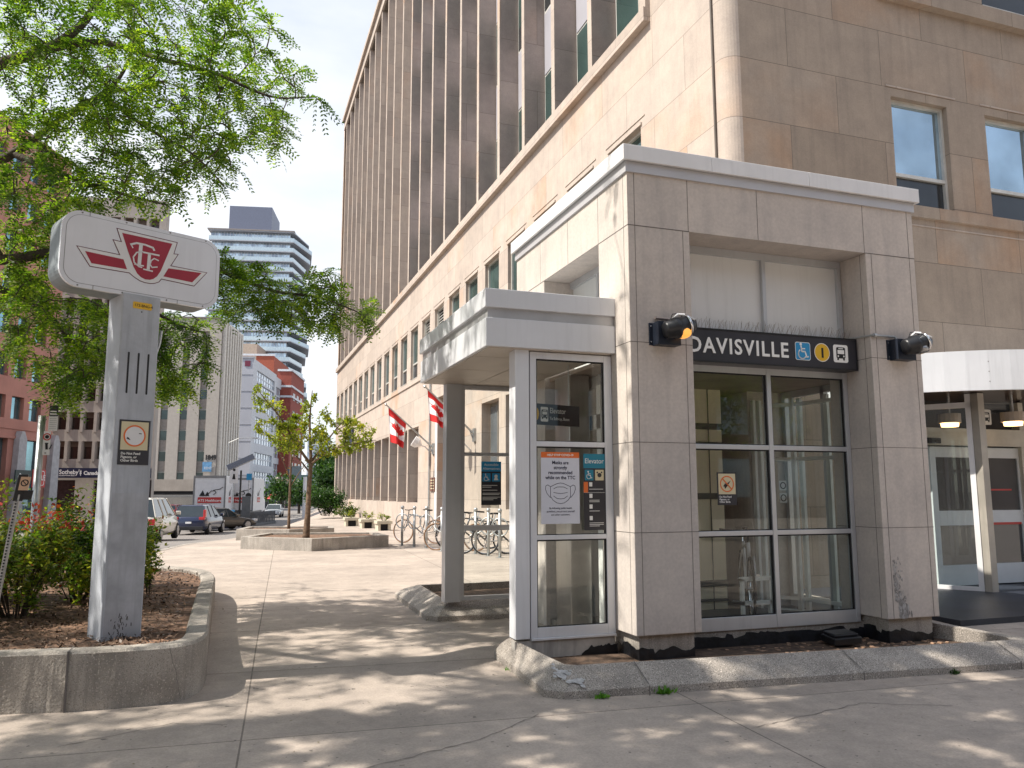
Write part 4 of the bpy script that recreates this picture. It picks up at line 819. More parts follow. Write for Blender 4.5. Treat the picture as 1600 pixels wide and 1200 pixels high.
def crack(pts, seed, z, w=.004):
    rg_ = random.Random(seed); P = []
    for (x0, y0), (x1, y1) in zip(pts, pts[1:]):
        n = max(2, int(math.hypot(x1-x0, y1-y0)/.06))
        for i in range(n): t = i/n; P.append((x0+(x1-x0)*t+rg_.uniform(-.014, .014), y0+(y1-y0)*t+rg_.uniform(-.014, .014)))
    return P
m = MB(); zg = lambda x, y: .010+.09*sstep(5.7, 8.6, y)
for sd, pts in enumerate((((.25, 7.4), (.9, 7.9), (1.35, 8.8), (1.9, 9.1)), ((.7, 4.6), (1.5, 4.9), (2.1, 5.35)), ((3.2, 4.55), (4.3, 4.8), (4.9, 4.5)), ((-.9, 5.6), (-.3, 5.9), (.1, 5.7)))):
    P = crack(pts, sd, 0)
    for i, ((x0, y0), (x1, y1)) in enumerate(zip(P, P[1:])):
        w = .0022+.002*math.sin(i*1.7)**2; m.add([(x0, y0-w, zg(x0, y0)), (x1, y1-w, zg(x1, y1)), (x1, y1+w, zg(x1, y1)), (x0, y0+w, zg(x0, y0))], [(0, 1, 2, 3)])
tag(m.build('pavement_crack', JOINT), kind='structure')
# ================================================================== curved planter wall and transit sign on the left
def bez(P, n=14):      # smooth curve through points
    o = []; P = [Vector(p) for p in P]
    for i in range(len(P)-1):
        a, b, c, d = P[max(i-1, 0)], P[i], P[i+1], P[min(i+2, len(P)-1)]
        for j in range(n):
            t = j/n; o.append(.5*((2*b)+(-a+c)*t+(2*a-5*b+4*c-d)*t*t+(-a+3*b-3*c+d)*t**3))
    return o+[P[-1]]
pw = thing('planter_wall', (-.4, 6.4, 0), 'low weathered concrete wall curving round the mulched bed on the left', 'planter')
path = bez([(-5.5, 6.25), (-3.5, 6.5), (-1.6, 6.46), (-.95, 6.38), (-.45, 6.38), (-.22, 6.50), (-.13, 6.85), (-.13, 7.6), (-.14, 9.7), (-.15, 11.2), (-.3, 12.2), (-.8, 13.0), (-1.8, 14.2), (-3.2, 15.2), (-5, 16)], 16)
m = MB(); V = []; th = .17; rng = random.Random(9); n = len(path); top = .42
nrml = []
for i, p in enumerate(path):
    d = (path[min(i+1, n-1)]-path[max(i-1, 0)]).normalized(); nn = Vector((-d.y, d.x)); nrml.append(nn)
    w = lambda s: rng.uniform(-s, s); q = p+nn*th; zt = top+.0*i+.02*sstep(7, 12, p.y)
    V += [(p.x+w(.003), p.y+w(.003), -.1), (p.x+w(.004), p.y+w(.004), .2), (p.x, p.y, zt-.02), (p.x+nn.x*.018, p.y+nn.y*.018, zt+w(.002)), (q.x-nn.x*.02, q.y-nn.y*.02, zt+w(.002)), (q.x, q.y, zt-.02), (q.x, q.y, .1)]
k = 7; m.add(V, [(i*k+j, (i+1)*k+j, (i+1)*k+j+1, i*k+j+1) for i in range(n-1) for j in range(k-1)]); m.build('wall', CONC, pw)
m = MB()
for px in (102,):
    p = onZ(100, 1118, 0); m.box(p.x-.006, p.x+.006, p.y-.012, p.y+.19, 0, top+.001)
rng = random.Random(4); pr_ = None; cr = MB()
for i in range(15):
    q = onZ(256+i*.5, 1010, .42); x = -.36+.006*i+rng.uniform(-.006, .006); z = .40-.024*i; pt = (x, 6.383+.10*max(0, x+.42)**1.2-.006, z)
    if pr_: cr.add([(pr_[0]-.0018, pr_[1], pr_[2]), (pr_[0]+.0018, pr_[1], pr_[2]), (pt[0]+.0018, pt[1], pt[2]), (pt[0]-.0018, pt[1], pt[2])], [(0, 1, 2, 3)])
    pr_ = pt
cr.build('wall_crack', JOINT, pw)
m.build('wall_joint', JOINT, pw)
inner = [p+nn*(th-.01) for p, nn in zip(path, nrml)]
V = [(p.x, p.y, .385+rng.uniform(-.008, .008)) for p in inner]+[(-3.2, 10.5, .47)]; c = len(V)-1
F = [(i, i+1, c) for i in range(len(inner)-1)]+[(len(inner)-1, 0, c)]
me = MB(); me.add(V, F); bed = me.build('mulch_bed', MULCH, None); tag(bed, kind='structure')
def inbed(x, y):
    if x > -.36: return False
    cin = False; P = inner+[inner[0]]
    for a, b in zip(P, P[1:]):
        if (a.y > y) != (b.y > y) and x < (b.x-a.x)*(y-a.y)/(b.y-a.y)+a.x: cin = not cin
    return cin
rg = np.random.default_rng(3); PP = []
while len(PP) < 9000:
    x, y = rg.uniform(-3.6, -.3), 6.5+rg.random()**1.4*8.5
    if inbed(x, y): PP.append((x, y, .40+.07*math.exp(-((x+3.2)**2+(y-10.5)**2)/9)+rg.uniform(0, .012)))
PP = np.array(PP); D = rg.normal(0, 1, PP.shape); D[:, 2] *= .35; V, F = leafquads(PP, D, rg.normal(0, .4, PP.shape)+[0, 0, 1], rg.uniform(.02, .06, len(PP)), rg.uniform(.008, .024, len(PP)))
o = nmesh('mulch_chips', V, F, leafmat('chips', (.05, .03, .02), (.16, .10, .065), (.34, .22, .15), .0), None); tag(o, label='brown wood chips strewn over the bed behind the curved wall', kind='stuff')

PK = 1.105; P0 = onZ(155, 1021, .42)*PK; u = Vector((math.sin(rad(63)), math.cos(rad(63)), 0)); vdir = Vector((-u.y, u.x, 0))
ts = thing('transit_sign', (P0.x, P0.y, .38), 'tall grey pylon carrying a white rounded box sign with a red winged TTC shield', 'transit sign')
PF = lambda a, b, h=0: Vector((P0.x, P0.y, 0))+u*a*PK+Vector((0, 0, 1))*(1.5+(b-1.5)*PK)-vdir*h*PK      # h towards the viewer
m = MB(); m.box(0, .275, .32, 2.94, -.26, 0, 0, PF); m.build('pillar', PILL, ts, bevel=.012)
m = MB(); m.box(.018, .262, .45, 1.50, 0, .0012, 0, PF); m.build('paint_patch', PATCH, ts)
m = MB(); rng = random.Random(2)
for i in range(60):
    a = .05+abs(rng.gauss(.07, .05)); b = .45+abs(rng.gauss(0, .09)); 
    if a < .25: stroke(m, PF, [(a, b), (a+rng.uniform(-.01, .01), b+rng.uniform(.008, .03))], rng.uniform(.002, .006), .0014, .002)
m.build('paint_chip', M('exposed_dark_metal', (.07, .065, .06), .8), ts)
m = MB()
for a in (.068, .138, .208): m.prism(rrect(a-.0065, a+.0065, 2.21, 2.51, .006), PF, -.002, .0016)
m.build('vent_slot', DARK, ts)
m = MB(); m.prism(rrect(.075, .21, 2.835, 2.885, .008), PF, .0, .003); m.rev([(.006, 0), (.0, .002)], PF(.14, 2.815, .001), -vdir, 8, 1); o = m.build('yellow_label', [YEL, DARK], ts); text('173-BNG-4', 'lettering', .028, PF, .084, 2.85, DARK, o, h=.0035)
birdplate(PF, .035, .25, 1.70, 2.02, ts, 'notice', False)
# sign box
SX0, SX1, SZ0, SZ1 = -.425, .722, 2.925, 3.475
rr = rrect(SX0, SX1, SZ0, SZ1, .13, 8)
m = MB(); m.prism(rr, PF, -.25, -.04); m.build('sign_case', SIGNS, ts)
m = MB(); m.prism(rr, PF, -.04, -.015); rr2 = rrect(SX0+.03, SX1-.03, SZ0+.03, SZ1-.03, .105, 8)
m.build('sign_rim', SIGNF, ts)
m = MB(); m.prism(rrect(SX0+.027, SX1-.027, SZ0+.027, SZ1-.027, .108, 8), PF, -.015, -.0135, 1); m.prism(rr2, PF, -.0135, -.012, 0); m.build('sign_face', [SIGNF, M('rim_line', (.25, .26, .3), .5)], ts)
m = MB(); m.box(.02, .25, 2.90, 2.93, -.24, -.02, 0, PF); m.build('mount', SIGNS, ts)
m = MB(); rng = random.Random(8)
for a in (-.30, .0, .32, .60):
    for b in (SZ0+.013, SZ1-.013): m.prism(disc(a, b, .006, 8), PF, -.015, -.012, 0)
m.box(-.252, -.249, SZ1-.028, SZ1, -.04, -.0125, 0, PF); m.box(.40, .403, SZ0, SZ0+.028, -.04, -.0125, 0, PF); m.box(-.20, -.197, SZ0, SZ0+.028, -.04, -.0125, 0, PF)
m.build('rim_screw', M('screw_grey', (.2, .2, .21), .5), ts)
for q in (.26, ): pass
def lp(zx, zy):      # logo points measured on the photograph, laid on the plane of the sign face
    O = PF(0, 0, -.012); d = ray(zx/3, 300+zy/3); t = (O-CP).dot(vdir)/d.dot(vdir); q = CP+d*t; return ((q-O).dot(u)/PK, 1.5+(q.z-1.5)/PK)
def inset(P, d):
    n = len(P); o = []; A = sum(P[i-1][0]*P[i][1]-P[i][0]*P[i-1][1] for i in range(n)); sg_ = 1 if A > 0 else -1
    for i in range(n):
        a, b, c = Vector(P[i-1]), Vector(P[i]), Vector(P[(i+1) % n]); e1 = (b-a).normalized(); e2 = (c-b).normalized(); n1 = Vector((-e1.y, e1.x))*sg_; n2 = Vector((-e2.y, e2.x))*sg_
        k = n1+n2; k = k/max(k.dot(n1), .5) if k.length > 1e-6 else n1; o.append((b.x+k.x*d, b.y+k.y*d))
    return o
outl = [lp(*p) for p in [(545, 168), (833, 236), (817, 289), (838, 291), (803, 345), (972, 378), (910, 443), (757, 410), (745, 424), (725, 430), (705, 431), (680, 427), (655, 418), (630, 402), (605, 381), (420, 350), (357, 250), (558, 292), (527, 221), (566, 231)]]
m = MB(); m.prism(outl, PF, -.012, -.0105, 0); m.prism(inset(outl, .0058), PF, -.0105, -.0095, 1)
shp = [lp(*p) for p in [(572, 192), (807, 243), (775, 318), (752, 372), (735, 396), (718, 408), (702, 412), (680, 410), (660, 400), (642, 382), (625, 350), (600, 280)]]
m.prism(shp, PF, -.0095, -.0085, 2)
for P in ([(398, 277), (578, 316), (595, 363), (428, 334)], [(789, 358), (944, 380), (900, 424), (765, 396)]): m.prism([lp(*p) for p in P], PF, -.0095, -.0085, 2)
st = lambda pts, w: stroke(m, PF, [lp(*p) for p in pts], w, -.0085, -.0078, 3)
st([(612, 246), (640, 240), (680, 248), (716, 262), (722, 274)], .014); st([(660, 250), (652, 335)], .026); st([(630, 338), (672, 347)], .010); st([(614, 246), (622, 262)], .008)
st([(672, 283), (745, 298)], .012); st([(700, 290), (694, 360)], .022); st([(672, 362), (714, 372)], .010)
st([(668, 280), (640, 284), (624, 305), (628, 330), (650, 350), (664, 354)], .010); st([(742, 322), (722, 312), (708, 322), (702, 340), (712, 354), (736, 352)], .009)
m.build('logo', [DRED, WHT, TRED, WHT], ts)
m = MB(); m.tube([PF(.27, 2.42, -.1), PF(.33, 2.62, -.12), PF(.34, 2.72, -.12)], .012, 6); m.build('cable_conduit', STEEL, ts)

# posts in the bed
t = thing('sign_post', (-1.5, 6.9, .4), 'perforated steel post with a small black box and orange tag at the left picture edge', 'post')
a, b = onY(2, 905, 6.9), onY(28, 775, 6.9); e = b+(b-a)*.02; m = MB(); m.tube([a-(b-a)*.35, e], .022, 4)
m.build('post', STEEL, t); m = MB(); dv = (b-a)
for i in range(34): q = a-dv*.3+dv*1.28*i/34; m.rev([(.0075, 0), (.0, .001)], q+Vector((0, -.024, 0)), (-.2, -1, 0), 8)
m.build('post_hole', DARK, t)
fr = frame(onY(19, 783, 6.88), (1, .15, 0), (.14, 0, 1)); m = MB(); m.box(0, .065, 0, .20, -.05, 0, 0, fr); m.box(.05, .12, .01, .08, -.03, .0, 0, fr); m.build('box', BLK, t, bevel=.004)
m = MB(); fr2 = frame(onY(28, 766, 6.87), (1, .15, 0), (.14, 0, 1)); m.prism([(0, 0), (.065, 0), (.065, .10), (0, .10)], fr2, 0, .002, 0); annulus(m, fr2, .032, .055, .018, .026, .002, .003, 1, 16); stroke(m, fr2, [(.018, .07), (.046, .04)], .006, .002, .003, 1); m.build('tag', [M('orange_cream', (.62, .40, .26), .5), DARK], t)
t = thing('street_pole', (-1.72, 9, .4), 'pale metal pole with a no stopping sign below a white timetable panel', 'pole')
a = onY(66, 720, 9); m = MB(); m.tube([(a.x-.03, 9, 0), (a.x-.03, 9, onY(82, 650, 9).z)], .034, 12); m.build('pole', STEEL, t, smooth=True)
def plate(t, x0, y0, x1, y1, Y, name, mats, draw=None):
    p, q = onY(x0, y1, Y), onY(x1, y0, Y); fr = XZ(Y); m = MB(); m.prism([(p.x, p.z), (q.x, p.z), (q.x, q.z), (p.x, q.z)], fr, 0, .006, 0)
    if draw: draw(m, fr, p.x, q.x, p.z, q.z)
    return m.build(name, mats, t)
plate(t, 77, 634, 92, 650, 8.94, 'route_panel', [SGN, WH], lambda m, fr, a, b, c, d: [stroke(m, fr, [(a+.01, c+.02+.025*i), (a+.06+.02*(1-i), c+.02+.025*i)], .012, .006, .008, 1) for i in range(2)])
plate(t, 75, 650, 91, 673, 8.94, 'timetable_panel', [WHT, SIGNS], lambda m, fr, a, b, c, d: [stroke(m, fr, [(a+.01, c+.02+.02*i), (b-.01, c+.02+.02*i)], .003, .006, .008, 1) for i in range(7)])
def nostop(m, fr, a, b, c, d):
    cx = (a+b)/2; cy = d-.055; annulus(m, fr, cx, cy, .026, .036, .006, .008, 1, 18); m.prism(disc(cx, cy, .018, 12), fr, .006, .008, 2); stroke(m, fr, [(a+.03, c+.11), (a+.035, c+.06)], .022, .006, .008, 2); stroke(m, fr, [(a+.06, c+.06), (a+.075, c+.10)], .010, .006, .008, 2); stroke(m, fr, [(a+.02, c+.02), (b-.03, c+.02)], .008, .006, .008, 2); stroke(m, fr, [(a+.02, d-.12), (b-.02, d-.12)], .012, .006, .008, 2)
plate(t, 66, 674, 80, 711, 8.93, 'no_stopping_panel', [WHT, REDG, DARK], nostop)

# ================================================================== vegetation
def shrub(c, R, hh, n, seed, label, mats=(LEAF2,), leaf=.05, group='shrubs', red=0, name='shrub', stems=26, cat='shrub'):
    rg = np.random.default_rng(seed); t = thing(name, c, label, cat, group); c = np.array(c); m = MB(); tips = []
    for i in range(stems):
        a = rg.uniform(0, 6.28); r = R*math.sqrt(rg.random()); z = hh*(rg.uniform(.55, 1.0))*(1-.35*(r/R)**2); e = c+[r*math.cos(a), r*math.sin(a)*.8, z]; b = c+[r*.18*math.cos(a), r*.18*math.sin(a), 0]; k = (b+e)/2+rg.normal(0, .04*R, 3)+[0, 0, .08*hh]; m.tube([b, k, e], [.008, .006, .003], 4)
        for s in range(3):
            f = rg.uniform(.35, .9); q = b*(1-f)+e*f; w = q+rg.normal(0, .22*R, 3)+[0, 0, .1*hh]; m.tube([q, w], [.004, .002], 3); tips.append((q, w))
        tips.append((k, e))
    m.build('stems', TWIG, t)
    T = np.array([x[0] for x in tips]); E_ = np.array([x[1] for x in tips]); n = int(n*1.9) if name == 'rose_shrub' else n; idx = rg.integers(0, len(tips), n); f = rg.uniform(.25, 1.15, (n, 1)); P = T[idx]*(1-f)+E_[idx]*f+rg.normal(0, .028*R/.5, (n, 3))
    P[:, 2] = np.maximum(P[:, 2], c[2]+.02)
    D = rg.normal(0, 1, (n, 3)); D[:, 2] = D[:, 2]*.5+.1; Nn = rg.normal(0, .5, (n, 3))+[0, 0, 1]; V, F = leafquads(P, D, Nn, rg.uniform(.6, 1.2, n)*leaf, rg.uniform(.35, .55, n)*leaf)
    mi = (rg.random(n) < red).astype(int); mi2 = np.where((mi == 1) | (np.zeros(n) == 1), 1, 0); nmesh('foliage', V, F, [mats[0], mats[-1]], t, mi2); return t
sh_ = [((-2.05, 7.6), .50, .85, 1500, 'shrub with bare lower stems at the left picture edge', .03, .04), ((-1.75, 8.3), .62, .98, 3000, 'yellow-green rose shrub behind the perforated post', .02, .045), ((-1.45, 9.3), .6, 1.0, 3000, 'rose shrub carrying the cluster of red leaves', .015, .045), ((-1.05, 8.9), .55, .85, 2700, 'dense green rose shrub beside the pylon', .01, .045), ((-1.15, 10.4), .6, .9, 2300, 'bushy shrub whose top shows just left of the pylon', .02, .045), ((-2.5, 9.6), .7, 1.05, 2600, 'tallest yellow-green shrub at the far left of the bed', .02, .05), ((-1.9, 11.3), .8, 1.05, 2400, 'yellowish shrub at the back of the bed below the round sign', .03, .05), ((-3.0, 8.4), .7, 1.0, 2200, 'shrub cut by the left picture edge', .02, .05)]
for i, ((x, y), R, hh, n, lab, red, lf) in enumerate(sh_): shrub((x, y, .42), R, hh, n, 20+i, lab, (leafmat('rose_leaf', (.06, .13, .02), (.21, .27, .035), (.55, .44, .09), .5), LEAFR), leaf=lf+.012, red=red, group='shrubs in the mulched bed', name='rose_shrub')
# concentrated red cluster
rg = np.random.default_rng(50); q = onY(66*1.0+20, 0, 9.0)
c = onY(150, 800, 8.7); c = onY(70, 800, 8.7); 
shrub(tuple(onY(232, 935, 9.6)), .10, .42, 160, 61, 'small weedy seedling right of the pylon', (LEAF2,), leaf=.05, group=None, stems=4, name='seedling')
p = onY(70, 812, 8.4); n = 150; P = np.array(p)+rg.normal(0, 1, (n, 3))*[.17, .12, .07]; D = rg.normal(0, 1, (n, 3)); V, F = leafquads(P, D, rg.normal(0, .5, (n, 3))+[0, -.4, 1], rg.uniform(.04, .07, n), rg.uniform(.02, .035, n))
o = nmesh('red_foliage', V, F, LEAFR, [x for x in bpy.data.objects if x.get('label', '').startswith('rose shrub carrying')][0])

def grow(skel, targets, rg, sag=.1, maxseg=None):
    """space colonisation: join every target to the nearest point grown so far"""
    S_ = np.array(skel, float); T = np.array(targets, float); out = []
    d0 = np.min(np.linalg.norm(T[:, None]-S_[None], axis=2), axis=1); T = T[np.argsort(d0)]
    pts = list(S_); arr = np.zeros((len(S_)+len(T)*4, 3)); arr[:len(S_)] = S_; k = len(S_)
    for t in T:
        dd = np.linalg.norm(arr[:k]-t, axis=1); j = int(np.argmin(dd)); a = arr[j].copy(); L_ = dd[j]
        if L_ < .02: continue
        mid1 = a*.67+t*.33+rg.normal(0, .07*L_, 3)+[0, 0, sag*L_]; mid2 = a*.33+t*.67+rg.normal(0, .07*L_, 3)+[0, 0, sag*L_*.8]
        out.append([a, mid1, mid2, t]); arr[k:k+3] = [mid1, mid2, t]; k += 3
    return out
def inpoly(x, y, P):
    c = False
    for i in range(len(P)):
        (x0, y0), (x1, y1) = P[i], P[i-1]
        if (y0 > y) != (y1 > y) and x < (x1-x0)*(y-y0)/(y1-y0)+x0: c = not c
    return c
def regional(poly, n, Ya, Yb, rg):
    xs = [p[0] for p in poly]; ys_ = [p[1] for p in poly]; o = []
    while len(o) < n:
        x, y = rg.uniform(min(xs), max(xs)), rg.uniform(min(ys_), max(ys_))
        if inpoly(x, y, poly): o.append(tuple(onY(x, y, rg.uniform(Ya, Yb))))
    return o
def compound(twigs, rg, per, Lr, lw, ll, pairs, t0=.25, droop=.35):
    """pinnate leaves: pairs of small leaflets along a drooping stalk"""
    P = []; D = []
    for tw in twigs:
        a = np.array(tw); k = rg.poisson(per)
        for i in range(k):
            f = rg.uniform(t0, 1.0)*(len(a)-1); j = min(int(f), len(a)-2); q = a[j]+(a[j+1]-a[j])*(f-j); td = a[j+1]-a[j]; td = td/(np.linalg.norm(td)+1e-6)
            d = td*.6+rg.normal(0, .75, 3)*[1, 1, .35]; d[2] -= droop*rg.uniform(.2, 1.3); P.append(q); D.append(d)
    P = np.array(P); D = nrm(np.array(D)); n = len(P); up = nrm(np.tile([0, 0, 1.], (n, 1))+rg.normal(0, .35, (n, 3))); Ls = rg.uniform(.7, 1.2, n)*Lr; VV = []; side = nrm(np.cross(D, up)); nn = np.cross(side, D)
    for i in range(pairs):
        s = (i+1)/pairs; base = P+D*(Ls*s)[:, None]; base[:, 2] -= (Ls*.25*s*s)
        for sg_ in (-1, 1):
            dd = D*.55+side*sg_*.9+rg.normal(0, .12, (n, 3)); V, _ = leafquads(base, dd, nn+rg.normal(0, .2, (n, 3)), rg.uniform(.8, 1.15, n)*ll*(1-.3*abs(s-.5)), np.full(n, lw)); VV.append(V)
    V = np.concatenate(VV); return V, np.arange(len(V)).reshape(-1, 4)
def twigmesh(twigs, r0, r1, par, name='twigs', mat=None, n=4):
    m = MB()
    for t in twigs: k = len(t); m.tube([tuple(p) for p in t], [r0+(r1-r0)*i/(k-1) for i in range(k)], n, cap=False)
    return m.build(name, mat or BARK, par)
# honey locust on the left
rg = np.random.default_rng(11)
lt_ = thing('locust_tree', (-5.4, 9.6, .0), 'large honey locust whose feathery branches hang in from the left behind the transit sign', 'tree')
R_ = lambda pts, Y: [np.array(onY(x, y, Yq)) for (x, y), Yq in zip(pts, Y)]
T0 = np.array([-5.4, 9.6, 0]); crot = np.array([-5.1, 9.4, 3.0]); cr2 = np.array([-4.7, 9.3, 4.6])
limbs = [([T0, T0+[.05, 0, 1.5], crot, cr2], [.26, .22, .20, .15]),
 ([cr2]+R_([(-60, 130), (0, 100), (75, 76), (135, 30), (165, -30)], [9.2, 9, 9, 9, 9.3]), [.12, .075, .062, .05, .04, .03]),
 (R_([(75, 76), (150, 66), (200, 75), (250, 92), (330, 112), (420, 150), (480, 152)], [9, 9, 8.8, 8.6, 8.4, 8.2, 8.0]), [.045, .034, .03, .026, .02, .013, .006]),
 ([cr2]+R_([(-40, 250), (20, 240), (90, 190), (160, 148), (205, 138), (258, 127)], [9.6, 9.6, 9.7, 9.8, 9.8, 9.9]), [.10, .055, .048, .036, .03, .024, .018]),
 (R_([(130, 165), (180, 130), (205, 80), (210, 20)], [9.7, 9.8, 9.9, 10]), [.03, .024, .018, .012]),
 ([crot]+R_([(-60, 395), (0, 406), (60, 398), (110, 388), (200, 380), (300, 400), (360, 430), (430, 455), (500, 465), (560, 488)], [9.2, 9.2, 9.3, 9.4, 9.6, 9.8, 9.9, 10, 10, 10]), [.13, .07, .058, .052, .046, .038, .03, .026, .02, .014, .008]),
 ([crot]+R_([(-60, 440), (0, 452), (60, 478), (110, 530), (150, 570)], [10, 10, 10, 10, 10]), [.10, .05, .042, .034, .022, .012]),
 (R_([(110, 388), (170, 430), (230, 480), (285, 510), (320, 520)], [9.4, 9.8, 10, 10.2, 10.2]), [.035, .028, .022, .016, .008]),
 (R_([(160, 148), (230, 200), (300, 240), (350, 290)], [9.8, 9.4, 9.2, 9.0]), [.028, .02, .014, .006]),
 (R_([(20, 240), (90, 270), (180, 300), (260, 320)], [9.6, 9.4, 9.3, 9.3]), [.04, .03, .02, .01]),
 ([cr2, np.array([-4.6, 8.2, 5.6]), np.array([-3.8, 6.8, 6.4]), np.array([-2.8, 5.5, 7.0])], [.10, .07, .05, .03]),
 ([cr2, np.array([-5.4, 10, 6.5]), np.array([-5.2, 9.6, 8.0])], [.12, .08, .04]),
 ([cr2, np.array([-6.5, 9, 6.0]), np.array([-8, 8.5, 7.0])], [.1, .07, .03])]
m = MB(); skel = []
for pts, rs in limbs:
    P = [Vector(p) for p in pts]; n = len(P); fine = bez(P, 5); rr_ = np.interp(np.linspace(0, n-1, len(fine)), range(n), rs); m.tube(fine, list(rr_), 8)
    if pts[0][2] > 1 or True: skel += [tuple(p) for p in fine if p.z > 2.6 and (onY(0, 0, 9).x*0 == 0)]
m.build('trunk', BARK, lt_, smooth=True)
A = [(0, 0), (0, -40), (395, -40), (385, 20), (415, 70), (430, 90), (500, 110), (508, 165), (470, 160), (440, 235), (405, 225), (372, 210), (380, 255), (365, 315), (330, 300), (285, 335), (200, 325), (100, 335), (0, 335)]
A2 = [(380, 20), (440, 20), (452, 60), (430, 80), (400, 70)]
Bp = [(0, 335), (95, 335), (90, 460), (180, 470), (190, 600), (150, 590), (120, 640), (85, 640), (60, 585), (20, 560), (0, 540)]
B2 = [(250, 480), (320, 495), (330, 560), (292, 625), (248, 620), (246, 480)]
Cp = [(335, 385), (365, 398), (400, 405), (425, 420), (470, 440), (500, 415), (530, 428), (560, 470), (580, 482), (572, 510), (545, 498), (520, 520), (460, 500), (400, 505), (345, 500), (335, 470)]
tg = regional(A, 480, 7.6, 10.6, rg)+regional(A2, 6, 8, 9, rg)+regional(Bp, 185, 8.8, 11, rg)+regional(B2, 60, 9.4, 11, rg)+regional(Cp, 130, 9.4, 10.6, rg)
off = []
while len(off) < 480:
    p = np.array([-4.6, 8.2, 6.4])+rg.normal(0, 1, 3)*[1.9, 2.0, 1.3]
    if p[2] < 3.4: continue
    q = Vector(p)-CP; z = q.dot(Fv); px = 800+FPX*q.dot(Rv)/z if z > 0 else -999; py = 600-FPX*q.dot(Uv)/z if z > 0 else -999
    if z > 0 and px > -30 and py > -30: continue
    off.append(tuple(p))
tw = grow(skel, tg+off, rg, .08)
twigmesh(tw, .009, .003, lt_)
V, F = compound(tw, rg, 7.3, .22, .0215, .055, 7)
nmesh('foliage', V, F, LEAF, lt_)
# second locust, left of and above the viewer: throws the dappled shade
l2 = thing('locust_tree', (-7.6, 1.6, 0), 'honey locust standing outside the left picture edge and shading the foreground pavement', 'tree')
b0 = np.array([-7.6, 1.6, 0]); m = MB(); skel2 = []
for k, e in enumerate(((-7.4, 1.8, 4.2), (-4.6, 2.4, 7.2), (-5.0, .2, 7.0), (-7.0, 3.6, 7.6), (-2.2, 1.6, 6.8), (-9, .5, 7.0), (-3.6, 3.6, 7.4), (-.5, 3.8, 7.4), (-5, 5, 6.9))):
    a = b0 if k == 0 else np.array((-7.4, 1.8, 3.6)); e = np.array(e); f = bez([Vector(a), Vector((a+e)/2+rg.normal(0, .12, 3)+[0, 0, .3]), Vector(e)], 6); m.tube(f, list(np.linspace(.24 if k == 0 else .1, .15 if k == 0 else .03, len(f))), 8); skel2 += [tuple(p) for p in f if p.z > 3]
m.build('trunk', BARK, l2, smooth=True); off = []
while len(off) < 1700:
    p = np.array([rg.uniform(-7.5, 1.0), rg.uniform(1.2, 5.9), rg.uniform(5.6, 8.2)])
    if p[2] < 4.4: continue
    q = Vector(p)-CP; z = q.dot(Fv); px = 800+FPX*q.dot(Rv)/z if z > 0 else -999; py = 600-FPX*q.dot(Uv)/z if z > 0 else -999
    if z > 0 and px > -40 and py > -40: continue
    off.append(tuple(p))
tw2 = grow(skel2, off, rg, .08); twigmesh(tw2, .008, .003, l2, n=3); V, F = compound(tw2, rg, 11, .2, .04, .07, 5); nmesh('foliage', V, F, LEAF, l2)

# young trees in the plaza planters
def plaza_planter(pts, lab, h=.31):
    t = thing('tree_planter', (*pts[0], .09), lab, 'planter', 'angular concrete tree planters'); n = len(pts); c = Vector((sum(p[0] for p in pts)/n, sum(p[1] for p in pts)/n)); inn = [Vector(p)+(c-Vector(p)).normalized()*.22 for p in pts]; m = MB(); o = []
    V = [(*p, 0) for p in pts]+[(*p, .09+h) for p in pts]+[(p.x, p.y, .09+h) for p in inn]+[(p.x, p.y, .2) for p in inn]
    F = [(k*n+i, k*n+(i+1) % n, (k+1)*n+(i+1) % n, (k+1)*n+i) for k in range(3) for i in range(n)]; m.add(V, F); m.build('kerb', CONC, t, bevel=.01)
    m = MB(); m.add([(p.x, p.y, .09+h-.05) for p in inn], [tuple(range(n))]); m.build('soil', MULCH, t)
plaza_planter([(.28, 21.7), (1.9, 20.2), (3.95, 21.15), (3.9, 22.9), (1.0, 23.6)], 'nearer concrete planter with the leafy young tree')
plaza_planter([(.2, 26.3), (1.72, 25.5), (3.15, 26.2), (3.3, 27.6), (.6, 28.2)], 'farther concrete planter with the thin nearly bare tree')
def youngtree(base, path, limbs, regs, n, mat, lab, Yr, leafs, leafsz, r):
    t = thing('young_tree', base, lab, 'tree', 'young trees in the plaza'); m = MB(); sk = []
    for pts, rs in [path]+limbs:
        f = bez([Vector(p) for p in pts], 5); m.tube(f, list(np.interp(np.linspace(0, len(rs)-1, len(f)), range(len(rs)), rs)), 8); sk += [tuple(p) for p in f if p.z > 1.4]
    m.build('trunk', BARKB, t, smooth=True); tg = []
    for poly, k in regs: tg += regional(poly, k, *Yr, rg)
    tw = grow(sk, tg, rg, .02); twigmesh(tw, .012, .004, t); 
    P = []
    for a in tw:
        a = np.array(a)
        for i in range(rg.poisson(leafs)): f = rg.uniform(.1, 1)*3; j = min(int(f), 2); P.append(a[j]+(a[j+1]-a[j])*(f-j)+rg.normal(0, .035, 3))
    P = np.array(P); n = len(P); D = rg.normal(0, 1, (n, 3)); V, F = leafquads(P, D, rg.normal(0, .6, (n, 3))+[0, 0, 1], rg.uniform(.7, 1.3, n)*leafsz, rg.uniform(.5, .8, n)*leafsz); nmesh('foliage', V, F, mat, t)
Yt = 21.3
def PX(*p, Y=None): return [tuple(onY(x, y, (Y or Yt)+dy)) for x, y, dy in p]
